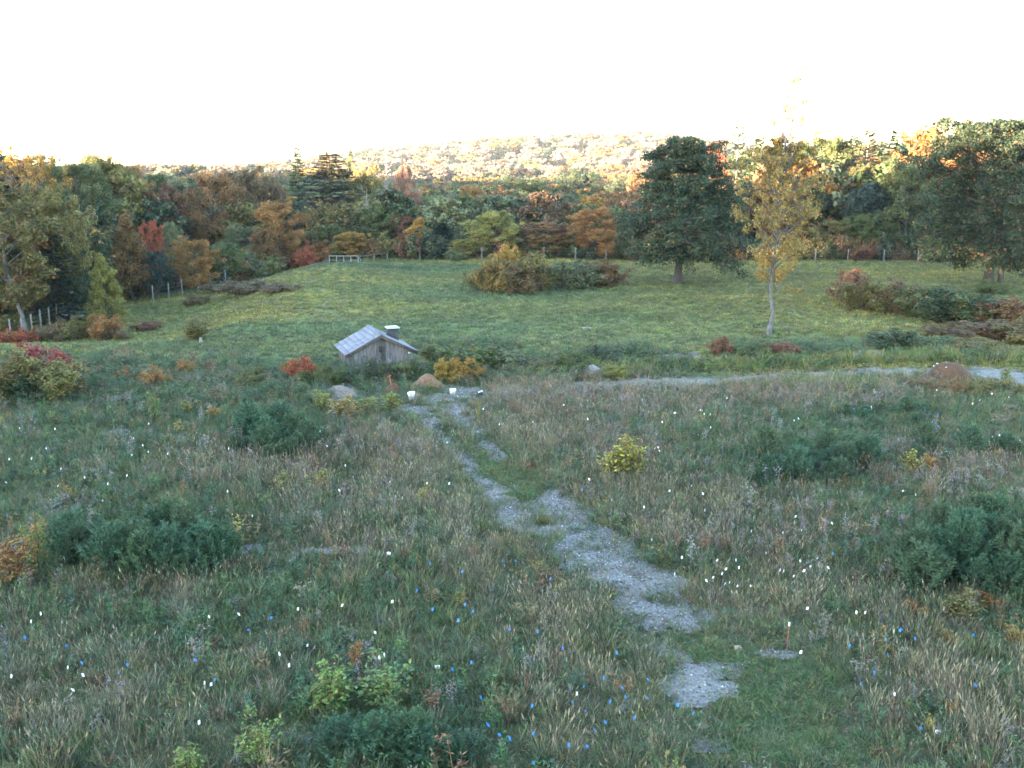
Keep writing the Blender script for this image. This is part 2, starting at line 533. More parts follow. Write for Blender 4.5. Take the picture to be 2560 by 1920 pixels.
def broadleaf(seed, H=10., R=3.5, cb=.15, profile='round', limbs=34, clump=.55, per=60, leaf=.34, droop=.0, trunk=.17, up=.35, fork=False, sparse_top=0.0, tips=4, flat=.6, vary=.2):
    """returns (wood MB, leaf MB)"""
    rng = np.random.default_rng(seed)
    W = MB(); L = MB()
    prof = PROFILES[profile]
    n = 9
    zz = np.linspace(0, .93 * H, n)
    wig = np.cumsum(rng.normal(size=(n, 2)) * .012 * H, 0); wig[0] = 0
    tp = np.stack([wig[:, 0], wig[:, 1], zz], 1)
    tr = trunk * np.linspace(1, .14, n); tr[0] *= 1.45
    W.tube(tp, tr, 8, 0, .5)
    cs = []; rs = []
    for i in range(limbs):
        s = (i + rng.random()) / limbs
        z = H * (cb + (.97 - cb) * s)
        ang = i * 2.39996 + rng.normal() * .35
        ln_ = R * prof(s) * rng.uniform(.92 - vary, .92 + vary)
        if sparse_top and s > 1 - sparse_top and rng.random() < .35: continue
        rise = (up + .55 * s - droop * (1 - s)) * rng.uniform(.6, 1.3) * (1 - .45 * s ** 3)
        k = np.clip(z * .96 / (.93 * H) * (n - 1), 0, n - 1.001); k0 = int(k)
        p0 = tp[k0] * (1 - (k - k0)) + tp[k0 + 1] * (k - k0) if k0 + 1 < n else tp[-1]
        dirh = np.array([math.cos(ang), math.sin(ang), 0])
        pts = [p0]
        for j in range(1, 5):
            q = j / 4
            pts.append(p0 + dirh * ln_ * q + np.array([0, 0, ln_ * (rise * q - droop * .55 * q * q)]) + rng.normal(size=3) * .04 * ln_)
        pts = np.array(pts)
        r0 = max(.018 * H * .25, trunk * .42 * (1 - .75 * s))
        W.tube(pts, np.linspace(r0, r0 * .25, 5), 5, 0, .5, cap=False)
        for j in (2, 3, 4):
            if j == 2 and rng.random() < .3: continue
            cs.append(pts[j]); rs.append(R * clump * (.20 + .10 * rng.random()) * (1 - .35 * s))
        for b in range(tips):
            q = rng.uniform(.35, .95); k1 = q * 4; k2 = min(3, int(k1))
            bp = pts[k2] * (1 - (k1 - k2)) + pts[k2 + 1] * (k1 - k2)
            d = rot_about(dirh, np.array([0, 0, 1.]), rng.choice([-1, 1]) * rng.uniform(.4, 1.2))
            bl = ln_ * rng.uniform(.22, .42)
            e = bp + d * bl + np.array([0, 0, bl * (rng.uniform(-.15, .55) - droop * .4)])
            W.tube(np.array([bp, (bp + e) / 2 + rng.normal(size=3) * .03 * bl, e]), np.array([r0 * .4, r0 * .25, r0 * .1]), 4, 0, .5, cap=False)
            cs.append(e); rs.append(R * clump * (.17 + .12 * rng.random()) * (1 - .35 * s))
    # crown top
    for j in range(3):
        cs.append(tp[-1] + rng.normal(size=3) * .04 * H * np.array([1, 1, .6])); rs.append(R * clump * .2)
    cs = np.array(cs); rs = np.array(rs)
    p, a, b, t = leaf_cloud(rng, cs, rs, per, leaf, flat=flat)
    keep = p[:, 2] > .02 * H
    L.diamonds(p[keep], a[keep], b[keep], 0, t[keep], .25)
    return W, L


def conifer(seed, H=14., R=2.6, cb=.08, whorl=.5, droop=.25, trunk=.2, spray=.55, gaps=.12, power=.85, per=9, width=.16, upturn=.0, tuft=True):
    rng = np.random.default_rng(seed)
    W = MB(); L = MB()
    tp = np.array([[rng.normal() * .05, rng.normal() * .05, z] for z in np.linspace(0, H, 7)]); tp[0, :2] = 0
    W.tube(tp, trunk * np.linspace(1, .06, 7), 7, 0, .5)
    z = cb * H
    C = []; A = []; B = []; T = []
    while z < H * .985:
        s = (z / H - cb) / (1 - cb)
        nb = int(rng.integers(5, 8))
        a0 = rng.random() * 6.28
        wt = rng.random()
        for i in range(nb):
            if rng.random() < gaps: continue
            z0_ = z + rng.uniform(-.5, .5) * whorl
            ang = a0 + i * 6.283 / nb + rng.normal() * .15
            ln_ = R * max(.06, (1 - s) ** power) * rng.uniform(.7, 1.15)
            d = np.array([math.cos(ang), math.sin(ang), 0])
            side = np.array([-d[1], d[0], 0])
            def P(q): return np.array([0, 0, z0_]) + d * ln_ * q + np.array([0, 0, ln_ * (-droop * q + (upturn + droop * .45) * q * q + .25 * s * q)])
            W.tube(np.array([P(0), P(.5), P(1)]), np.array([.035, .022, .008]) * (H / 14) * (1.4 - s), 4, 0, .5, cap=False)
            m = max(3, int(per * (ln_ / R + .35)))
            for j in range(m):
                q = rng.uniform(.15, 1.03); c = P(q)
                sgn = rng.choice([-1, 1])
                ax = side * sgn * rng.uniform(.5, 1) + d * rng.uniform(.3, .9) + np.array([0, 0, rng.uniform(-.25, .2) + upturn])
                ax /= np.linalg.norm(ax)
                l_ = spray * (1 - .5 * abs(q - .5)) * rng.uniform(.6, 1.2) * (.55 + .45 * (1 - s))
                nrm = np.array([rng.normal() * .35, rng.normal() * .35, 1.0])
                bb = np.cross(nrm, ax); bb /= np.linalg.norm(bb)
                C.append(c + ax * l_ * .45); A.append(ax * l_ * .55); B.append(bb * width * rng.uniform(.7, 1.3)); T.append(np.clip(.4 * wt + .6 * rng.random(), 0, 1))
        z += whorl * rng.uniform(.8, 1.2) * (1 - .45 * s)
    C, A, B, T = map(np.array, (C, A, B, T))
    L.diamonds(C, A, B, 0, T, .5)
    return W, L


def shrub(seed, H=1., R=.6, stems=9, leaf=.07, per=26, clump=.17, flat=.8):
    """many-stemmed bush, unit sized"""
    rng = np.random.default_rng(seed)
    W = MB(); L = MB(); cs = []; rs = []
    for i in range(stems):
        ang = rng.random() * 6.28; rr = rng.random() ** .6
        e = np.array([math.cos(ang) * R * rr, math.sin(ang) * R * rr, H * (1 - .55 * rr ** 2) * rng.uniform(.7, 1.08)])
        b = np.array([math.cos(ang) * R * .25 * rr, math.sin(ang) * R * .25 * rr, 0])
        mid = (b + e) / 2 + np.array([rng.normal() * .05, rng.normal() * .05, .06]) * R
        W.tube(np.array([b, mid, e]), np.array([.02, .014, .005]), 4, 0, .5, cap=False)
        for q in (.3, .5, .68, .85, 1.0):
            c = (1 - q) ** 2 * b + 2 * q * (1 - q) * mid + q * q * e
            cs.append(c + rng.normal(size=3) * .05 * np.array([R, R, H])); rs.append(clump * rng.uniform(.6, 1.2))
            cs.append(c + rng.normal(size=3) * .14 * np.array([R, R, H * .6])); rs.append(clump * rng.uniform(.5, 1.0))
    cs = np.array(cs); cs[:, 2] = np.maximum(cs[:, 2], .06 * H)
    p, a, bb, t = leaf_cloud(rng, cs, np.array(rs), per, leaf, up=.5, flat=flat)
    k = p[:, 2] > 0
    L.diamonds(p[k], a[k], bb[k], 0, t[k], .3)
    return W, L


def pine_sapling(seed, H=1.0):
    """young white pine: upright leaders, soft long needles in tufts"""
    rng = np.random.default_rng(seed)
    W = MB(); L = MB()
    W.tube(np.array([[0, 0, 0], [.01, 0, H * .5], [0, .01, H]]), np.array([.018, .012, .004]), 5, 0, .5)
    C = []; A = []; B = []; T = []
    def tuft(c, d, n, l_):
        for _ in range(n):
            a = d * .9 + rng.normal(size=3) * .55; a /= np.linalg.norm(a)
            s = l_ * rng.uniform(.7, 1.2)
            b = np.cross(a, rng.normal(size=3)); b /= np.linalg.norm(b)
            C.append(c + a * s * .5); A.append(a * s * .5); B.append(b * .009); T.append(rng.random())
    z = .08 * H
    while z < H * .9:
        s = z / H
        nb = int(rng.integers(4, 7)); a0 = rng.random() * 6.28
        for i in range(nb):
            ang = a0 + i * 6.283 / nb + rng.normal() * .2
            ln_ = H * (.40 * (1 - s) + .07) * rng.uniform(.6, 1.2)
            d = np.array([math.cos(ang), math.sin(ang), 0]);
            def P(q): return np.array([0, 0, z]) + d * ln_ * q + np.array([0, 0, ln_ * (.35 * q + .75 * q * q)])
            W.tube(np.array([P(0), P(.5), P(1)]), np.array([.009, .006, .003]), 3, 0, .5, cap=False)
            m = 3 + int(9 * ln_ / H / .5)
            for j in range(m):
                q = .42 + .58 * (j + 1) / m
                dd = d + np.array([0, 0, .35 + .9 * q]); dd /= np.linalg.norm(dd)
                tuft(P(q), dd, 8, .10)
        z += H * .105 * rng.uniform(.8, 1.2)
    for q in np.linspace(.6, 1, 8): tuft(np.array([0, 0, H * q]), np.array([0, 0, 1.]), 8, .09)
    C, A, B, T = map(np.array, (C, A, B, T))
    L.diamonds(C, A, B, 0, T, 0)
    return W, L


def sapling(seed, H=1.4, R=.55, leaf=.12, stems=6, per=11):
    """young oak or cherry with big leaves"""
    rng = np.random.default_rng(seed)
    W = MB(); L = MB(); P = []; D = []
    for i in range(stems):
        ang = rng.random() * 6.28; lean = rng.uniform(.05, .42)
        hh = H * rng.uniform(.65, 1.05)
        d = np.array([math.cos(ang) * lean, math.sin(ang) * lean, 1.0])
        pts = np.array([d * hh * q + rng.normal(size=3) * .02 for q in (0, .33, .66, 1)]); pts[0] = (0, 0, 0)
        W.tube(pts, np.array([.014, .011, .008, .003]), 4, 0, .5, cap=False)
        for q in np.linspace(.22, 1, 12):
            k = q * 3; k0 = min(2, int(k)); c = pts[k0] * (1 - (k - k0)) + pts[k0 + 1] * (k - k0)
            bl = R * (1.05 - .75 * abs(q - .45)) * rng.uniform(.25, .8)
            aa = rng.random() * 6.28; bd = np.array([math.cos(aa), math.sin(aa), rng.uniform(.1, .7)])
            e = c + bd * bl
            W.tube(np.array([c, e]), np.array([.005, .002]), 3, 0, .5, cap=False)
            for _ in range(per):
                P.append(c + bd * bl * rng.uniform(.35, 1.1) + rng.normal(size=3) * .05); D.append(bd)
    P = np.array(P); D = np.array(D); n = len(P)
    a = D * .7 + rng.normal(size=P.shape) * .6; a[:, 2] -= .15; a /= np.linalg.norm(a, axis=1, keepdims=True)
    nr = rng.normal(size=P.shape) * .6 + np.array([0, 0, 1.]); b = np.cross(nr, a); b /= np.linalg.norm(b, axis=1, keepdims=True)
    s = leaf * rng.uniform(.6, 1.25, n)
    L.diamonds(P, a * (s * .6)[:, None], b * (s * .33)[:, None], 0, rng.random(n), .3)
    return W, L


def snag(seed, H=12.):
    rng = np.random.default_rng(seed)
    W = MB()
    tp = np.array([[rng.normal() * .1, rng.normal() * .1, z] for z in np.linspace(0, H, 7)]); tp[0, :2] = 0
    W.tube(tp, .22 * np.linspace(1, .15, 7), 7, 0, .5)
    for i in range(26):
        z = H * rng.uniform(.35, .97); ang = rng.random() * 6.28; l_ = (1.15 - z / H) * H * .22 * rng.uniform(.5, 1.2)
        d = np.array([math.cos(ang), math.sin(ang), rng.uniform(-.1, .7)])
        p0 = np.array([0, 0, z]); e = p0 + d * l_
        W.tube(np.array([p0, (p0 + e) / 2 + rng.normal(size=3) * .06, e]), np.array([.06, .045, .015]), 4, 0, .5, cap=False)
        for _ in range(2):
            c = p0 + (e - p0) * rng.uniform(.4, .9)
            W.tube(np.array([c, c + (d + rng.normal(size=3) * .6) * l_ * .35]), np.array([.03, .01]), 3, 0, .5, cap=False)
    return W, None


# prototypes: (wood mesh, crown mesh, height, radius)
PROTO = {}


def proto(key, WL, H, R, bark=BARK, leaf=LEAF):
    W, L = WL
    P_ = np.concatenate(L.v if L else W.v)          # true reach of the crown, so that plants get the size asked for
    h1 = float(np.percentile(P_[:, 2], 99.7)); r1 = float(np.percentile(np.hypot(P_[:, 0], P_[:, 1]), 95))
    PROTO[key] = (W.build(key + '_wood', [bark]), L.build(key + '_crown', [leaf]) if L else None, h1, r1)


for k in range(5):
    proto('round%d' % k, broadleaf(10 + k, 10, 3.6, .10, ['round', 'oval', 'round', 'dome', 'oval'][k], 40, .78, 105, .145, trunk=.16, flat=.85, vary=.3), 10, 3.6)
for k in range(2):
    proto('slim%d' % k, broadleaf(30 + k, 10, 2.3, .16, 'oval', 42, .86, 90, .14, up=.6, trunk=.13, flat=.9), 10, 2.3, BARK_PALE)
for k in range(2):
    proto('conic%d' % k, broadleaf(40 + k, 7, 2.3, .04, 'cone', 42, .86, 100, .115, up=.3, trunk=.11, flat=.9), 7, 2.3)
for k in range(2):
    proto('thin%d' % k, broadleaf(50 + k, 10, 2.4, .25, 'vase', 28, .7, 34, .15, up=.8, trunk=.11, flat=.9), 10, 2.4, BARK_PALE)
for k in range(2):
    proto('spruce%d' % k, conifer(60 + k, 14, 2.7, .04, .40, .22, per=28, spray=.5, width=.14), 14, 2.7, BARK, NEEDLE)
for k in range(2):
    proto('hemlock%d' % k, conifer(70 + k, 13, 3.6, .03, .40, .30, per=40, spray=.6, width=.16, power=.5, gaps=.03), 13, 3.6, BARK, NEEDLE)
for k in range(3):
    proto('pine%d' % k, conifer(80 + k, 15, 2.6, .38, .75, -.05, per=24, spray=.6, width=.14, power=.5, gaps=.25, upturn=.15), 15, 2.6, BARK_PALE, NEEDLE)
for k in range(5):
    proto('shrub%d' % k, shrub(90 + k, 1, .6, 13, .042, 62, .15), 1, .6)
for k in range(3):
    proto('low%d' % k, shrub(100 + k, .8, .9, 18, .040, 56, .15), .8, .9)
for k in range(4):
    proto('young_pine%d' % k, pine_sapling(110 + k, 1.1), 1.1, .5, BARK, NEEDLE)
for k in range(4):
    proto('sapling%d' % k, sapling(120 + k, 1.3, .5, .085), 1.3, .5)
for k in range(2):
    proto('snag%d' % k, snag(130 + k, 12), 12, 2, SNAG)

# leaf colours (base colours; 4th value: share of leaves that have NOT turned)
C = dict(
    green=(0.085, 0.110, 0.040, .90), dark=(0.050, 0.074, 0.040, .93), blue=(0.036, 0.058, 0.046, 1.), olive=(0.140, 0.130, 0.044, .88),
    yellowgreen=(0.21, 0.205, 0.052, .9), gold=(0.32, 0.19, 0.042, .82), orange=(0.26, 0.130, 0.042, .8), rust=(0.185, 0.105, 0.046, .8),
    brown=(0.145, 0.105, 0.060, .82), red=(0.30, 0.075, 0.042, .75), crimson=(0.24, 0.042, 0.052, .7), redbrown=(0.16, 0.080, 0.056, .82),
    greyg=(0.115, 0.130, 0.070, .93), pink=(0.25, 0.125, 0.090, .85), pine=(0.060, 0.098, 0.050, 1.), pineb=(0.050, 0.105, 0.058, 1.), pinel=(0.095, 0.095, 0.054, .92),
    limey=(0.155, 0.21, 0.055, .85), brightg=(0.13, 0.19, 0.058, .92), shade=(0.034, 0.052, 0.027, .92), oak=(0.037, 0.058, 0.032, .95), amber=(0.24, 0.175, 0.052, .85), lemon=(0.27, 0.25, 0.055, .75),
)


def jit(c, r=.12):
    f = 1 + random.uniform(-r, r)
    return tuple(min(1, max(0, x * f * (1 + random.uniform(-r * .5, r * .5)))) for x in c[:3]) + (c[3],)


def plant(name, key, x, y, H, R, colour, label, cat, group=None, rz=None, wood='trunk', crown='crown', sink=.05):
    wm, cm, h0, r0 = PROTO[key]
    e = obj(name, None, None, (x, y, hg(x, y) - sink), random.random() * 6.28 if rz is None else rz)
    e.empty_display_size = .3
    sc = (R / r0, R / r0, H / h0)
    obj(wood, wm, e, scale=sc)
    if cm:
        obj(crown, cm, e, scale=sc, color=jit(C[colour]))
    return tag(e, label, cat, group)


def plant_px(name, key, u, vtop, wpx, Y, colour, label, cat='tree', group=None, **kw):
    """plant at picture column u and distance Y, reaching up to picture row vtop, wpx pixels wide"""
    x, z = at_y(u, vtop, Y)
    zc = Y * CT - (z - CAM_H) * ST
    return plant(name, key, x, Y, z - hg(x, Y), wpx / 2 / F * zc, colour, label, cat, group, **kw)


# ------------------------------------------------------------------ the three field trees
def special(name, W, L, x, y, colour, label, bark=BARK, leafm=LEAF, rz=0., sink=.08):
    e = obj(name, None, None, (x, y, hg(x, y) - sink), rz)
    obj('trunk', W.build(name + '_wood', [bark], True), e)
    obj('crown', L.build(name + '_leaves', [leafm]), e, color=C[colour])
    return tag(e, label, 'tree')


ox, oy = hit(1694, 712)
_, oz = at_y(1694, 322, oy)
W, L = broadleaf(201, oz - hg(ox, oy), 5.3, .23, 'pin', 80, .70, 110, .165, droop=.32, trunk=.36, up=.12, tips=6, flat=.62, vary=.26)
special('oak_tree', W, L, ox, oy, 'oak', 'broad dark green oak with layered drooping branches alone in the pasture')
tx, ty = hit(1920, 838)
_, tz = at_y(1960, 320, ty)
W, L = broadleaf(202, tz - hg(tx, ty), 2.4, .26, 'oval', 56, .62, 46, .11, up=.8, trunk=.14, vary=.35, tips=5, flat=.9)
# thin leader with a few last leaves above the crown
rg = np.random.default_rng(5)
for j in range(12):
    a0 = rg.normal(size=2) * .35
    b = np.array([a0[0] * .5, a0[1] * .5, 10.2]); e = np.array([a0[0] * 1.7 + .25, a0[1] * 1.7, rg.uniform(13.6, 17.6)])
    mid = (b + e) / 2 + np.array([rg.normal() * .15, rg.normal() * .15, .2])
    W.tube(np.array([b, mid, e]), np.array([.05, .03, .008]), 4, 0, .5, cap=False)
    cs = np.array([mid + (e - mid) * q + rg.normal(size=3) * .1 for q in rg.uniform(.1, 1, 5)])
    p, a, bb, t = leaf_cloud(rg, cs, np.full(len(cs), .26), 22, .12)
    L.diamonds(p, a, bb, 0, t, .3)
b0 = np.array([0, 0, 3.3]); e0 = np.array([2.1, -.3, 2.9])
W.tube(np.array([b0, (b0 + e0) / 2 + np.array([0, 0, .25]), e0]), np.array([.035, .02, .008]), 4, 0, .5, cap=False)
cs = np.array([b0 + (e0 - b0) * q for q in (.45, .6, .75, .88, 1.)])
p, a, bb, t = leaf_cloud(rg, cs, np.full(len(cs), .3), 40, .11)
L.diamonds(p, a, bb, 0, t, .3)
yt = special('golden_tree', W, L, tx, ty, 'amber', 'slender golden leaved tree with pale trunk and thin bare top', BARK_PALE)
yt.rotation_euler = (0, math.radians(1.5), .4)
x3, y3 = hit(2470, 716)
_, z3 = at_y(2470, 285, y3)
W, L = broadleaf(203, z3 - hg(x3, y3), 5.6, .15, 'round', 88, .70, 105, .165, droop=.26, trunk=.40, up=.3, tips=7, flat=.68, vary=.38)
W.tube(np.array([[1.2, .3, 0], [1.25, .3, 2.2], [1.0, .2, 4.4], [1.4, .1, 7.0]]), np.array([.27, .2, .17, .06]), 7)
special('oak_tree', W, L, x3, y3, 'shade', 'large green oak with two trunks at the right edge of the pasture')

# ------------------------------------------------------------------ woods edge trees, one by one
T_ = [  # key, u, vtop, width px, distance, colour, label, category
 ('slim0', 22, 455, 210, 72, 'olive', 'olive green tree with long pale trunk at the far left fence', 'tree'),
 ('round0', 52, 492, 190, 80, 'green', 'dense green tree filling the gap behind the pale trunked one', 'tree'),
 ('round3', 152, 610, 130, 79, 'dark', 'low dark tree closing the woods left of the pale green cone shaped one', 'tree'),
 ('round1', 110, 470, 170, 78, 'olive', 'olive tree with yellowish top next to the pale trunked one', 'tree'),
 ('hemlock0', 122, 560, 110, 76, 'blue', 'dark blue green conifer low in front of the left woods', 'conifer'),
 ('thin0', 18, 362, 150, 104, 'gold', 'thin golden tree catching the sun above the left woods', 'tree'),
 ('thin1', 84, 368, 130, 108, 'gold', 'sparse sunlit tree with twiggy top beside the thin golden one', 'tree'),
 ('round0', 185, 392, 200, 112, 'green', 'tall full green tree towering over the left woods', 'tree'),
 ('round2', 250, 388, 150, 122, 'olive', 'tall tree with a pale sunlit top behind the full green tree', 'tree'),
 ('round4', 315, 404, 140, 127, 'rust', 'rust brown tree on the left skyline, right of the tall green trees', 'tree'),
 ('round3', 378, 436, 130, 132, 'green', 'low green tree on the left skyline where the woods dip', 'tree'),
 ('round1', 425, 462, 120, 126, 'redbrown', 'reddish brown tree in the dip of the left woods', 'tree'),
 ('round0', 462, 446, 130, 140, 'dark', 'dark green tree at the lowest dip of the left skyline', 'tree'),
 ('round2', 528, 432, 150, 126, 'rust', 'broad brown orange tree right of the skyline dip', 'tree'),
 ('round4', 590, 418, 140, 132, 'brown', 'brownish tree rising towards the tall spruce', 'tree'),
 ('round3', 655, 440, 130, 136, 'brown', 'dull brown tree at the left foot of the tall spruce', 'tree'),
 ('conic0', 317, 535, 112, 90, 'rust', 'cone shaped orange and green tree at the left pasture edge', 'tree'),
 ('round1', 375, 552, 62, 94, 'red', 'small bright red tree behind the cone shaped orange tree', 'tree'),
 ('round3', 432, 556, 88, 97, 'greyg', 'grey green bushy tree right of the small red tree', 'tree'),
 ('round0', 480, 592, 112, 93, 'orange', 'low yellow orange bushy tree at the left pasture edge', 'tree'),
 ('round2', 386, 626, 80, 90, 'blue', 'dark low bush in the shade beside the cone shaped tree', 'bush'),
 ('conic1', 257, 636, 92, 76, 'yellowgreen', 'pale green cone shaped young tree standing before the left woods', 'tree'),
 ('round4', 200, 590, 125, 86, 'dark', 'dark green tree behind the pale green cone shaped one', 'tree'),
 ('round1', 548, 606, 112, 101, 'green', 'dark green bushy tree behind the pasture swell', 'tree'),
 ('round0', 615, 560, 110, 112, 'greyg', 'grey green tree left of the orange olive one', 'tree'),
 ('round2', 690, 505, 140, 113, 'orange', 'tall orange olive tree left of the metal gate', 'tree'),
 ('round4', 650, 572, 70, 109, 'rust', 'short rust coloured tree left of the red bush', 'tree'),
 ('low0', 766, 604, 72, 111, 'red', 'rounded red bush behind the left rail of the gate', 'bush'),
 ('spruce0', 742, 370, 105, 150, 'pine', 'tall pointed spruce with open top on the skyline', 'conifer'),
 ('hemlock1', 822, 384, 185, 138, 'pinel', 'massive layered conifer right of the pointed spruce', 'conifer'),
 ('spruce1', 876, 373, 50, 185, 'pine', 'narrow conifer tip peeping up right of the massive conifer', 'conifer'),
 ('thin0', 898, 396, 80, 162, 'gold', 'thin yellow tree right of the massive conifer', 'tree'),
 ('round1', 905, 432, 110, 150, 'olive', 'olive tree with bare branches left of the dead trunk', 'tree'),
 ('snag0', 966, 392, 60, 152, 'brown', 'bare grey dead tree standing over the woods', 'dead tree'),
 ('snag1', 915, 470, 50, 132, 'brown', 'leafless pale tree lower left of the tall dead one', 'dead tree'),
 ('round3', 1012, 414, 60, 205, 'pink', 'small pinkish tree at the foot of the far hill', 'tree'),
 ('round0', 1006, 464, 95, 142, 'pink', 'pinkish brown tree right of the dead tree', 'tree'),
 ('round2', 1176, 468, 100, 162, 'orange', 'orange tree in the middle of the valley woods', 'tree'),
 ('round4', 1124, 482, 125, 142, 'greyg', 'grey green rounded tree left of the orange valley tree', 'tree'),
 ('round1', 1068, 510, 60, 131, 'gold', 'small yellow orange tree left of the grey green rounded one', 'tree'),
 ('round3', 940, 516, 125, 119, 'green', 'leafy green tree behind the right rail of the gate', 'tree'),
 ('round0', 1012, 534, 84, 119, 'redbrown', 'red brown tree left of the bright golden tree', 'tree'),
 ('conic1', 1048, 546, 84, 114, 'gold', 'bright golden orange tree at the back of the pasture', 'tree'),
 ('round4', 876, 578, 84, 113, 'gold', 'low golden bush tree right of the gate', 'tree'),
 ('round2', 826, 562, 84, 117, 'green', 'green bushy tree behind the metal gate', 'tree'),
 ('hemlock0', 858, 548, 80, 124, 'blue', 'dark blue green conifer between the gate and the golden bush', 'conifer'),
 ('hemlock1', 1106, 556, 84, 118, 'blue', 'dark blue green conifer right of the bright golden tree', 'conifer'),
 ('round1', 1228, 526, 135, 113, 'yellowgreen', 'yellow leaved tree at the back of the pasture above the thicket', 'tree'),
 ('round3', 1156, 598, 80, 111, 'yellowgreen', 'small yellow green tree left of the yellow leaved one', 'tree'),
 ('round0', 1290, 560, 110, 117, 'brown', 'brown shaded tree right of the yellow leaved one', 'tree'),
 ('round4', 1360, 552, 122, 113, 'rust', 'low tree of dark red and gold leaves at the back fence', 'tree'),
 ('round2', 1490, 520, 135, 113, 'orange', 'gold brown tree at the back fence left of the lone oak', 'tree'),
 ('round1', 1425, 560, 90, 116, 'redbrown', 'dark red brown tree between two gold trees at the back fence', 'tree'),
 ('round3', 1400, 486, 160, 136, 'greyg', 'greenish tree behind the back fence trees', 'tree'),
 ('round0', 1455, 424, 130, 225, 'dark', 'dark green tree group crown below the sunlit hill', 'tree'),
 ('round4', 1330, 446, 150, 222, 'green', 'broad green tree below the sunlit hill', 'tree'),
 ('round2', 1565, 438, 110, 215, 'dark', 'dark tree just left of the top of the lone oak', 'tree'),
 ('slim1', 1596, 432, 50, 200, 'rust', 'narrow rust coloured tree touching the left side of the lone oak', 'tree'),
 ('round1', 1797, 360, 92, 140, 'red', 'sunlit red maple right of the lone oak top', 'tree'),
 ('round3', 1800, 480, 120, 118, 'dark', 'dark tree in the gap between the oak and the golden tree', 'tree'),
 ('pine0', 1847, 302, 92, 126, 'pine', 'tall white pine with open whorls left of the golden tree', 'conifer'),
 ('pine1', 1905, 340, 80, 132, 'pine', 'white pine half hidden behind the golden tree', 'conifer'),
 ('round0', 2058, 325, 150, 136, 'green', 'rounded green tree right of the golden tree top', 'tree'),
 ('round2', 2108, 346, 100, 137, 'olive', 'olive tree between the rounded green tree and the sunlit pine', 'tree'),
 ('pine2', 2172, 312, 120, 128, 'pinel', 'white pine with sunlit bare limbs on the right skyline', 'conifer'),
 ('spruce1', 2238, 324, 100, 131, 'pine', 'dark conifer right of the sunlit white pine', 'conifer'),
 ('round1', 2330, 352, 130, 132, 'orange', 'orange topped tree in the sun left of the right oak', 'tree'),
 ('thin1', 2322, 300, 90, 134, 'olive', 'sparse twiggy tree rising over the orange topped one', 'tree'),
 ('round4', 2145, 412, 80, 122, 'olive', 'light olive tree below the sunlit white pine', 'tree'),
 ('round3', 2165, 456, 125, 118, 'blue', 'dark blue green tree below the light olive one', 'tree'),
 ('round0', 2275, 396, 175, 116, 'green', 'big olive green tree left of the right oak', 'tree'),
 ('round2', 2086, 550, 105, 114, 'olive', 'bushy green tree with orange tips at the right fence', 'tree'),
 ('round1', 2152, 534, 92, 114, 'green', 'bushy tree right of the orange tipped one at the fence', 'tree'),
 ('low1', 2146, 598, 95, 112, 'redbrown', 'dark red bush at the right fence', 'bush'),
 ('round3', 2050, 470, 110, 121, 'dark', 'dark shaded tree right of the golden tree', 'tree'),
 ('round4', 2400, 440, 150, 119, 'green', 'green tree behind the left side of the right oak', 'tree'),
 ('round2', 2540, 330, 170, 121, 'rust', 'rust tinged tree behind the right oak', 'tree'),
 ('round0', 1960, 520, 120, 119, 'rust', 'rust coloured tree low behind the golden tree', 'tree'),
 ('round1', 1720, 470, 130, 123, 'olive', 'olive tree mostly hidden behind the lone oak', 'tree'),
]
NAMES = {'conifer': 'conifer_tree', 'tree': 'forest_tree', 'bush': 'bush', 'dead tree': 'dead_tree'}
for (key, u, vt, w, Y, c, lab, cat) in T_:
    plant_px(NAMES[cat], key, u, vt, w * 1.06, Y, c, lab, cat, 'trees along the woods edge')

# ------------------------------------------------------------------ scattered stuff: instances with a colour each
def proto_collection(name, meshes):
    c = bpy.data.collections.new(name)
    for i, me in enumerate(meshes):
        o = bpy.data.objects.new('%s_%02d' % (name, i), me)
        c.objects.link(o)
    return c


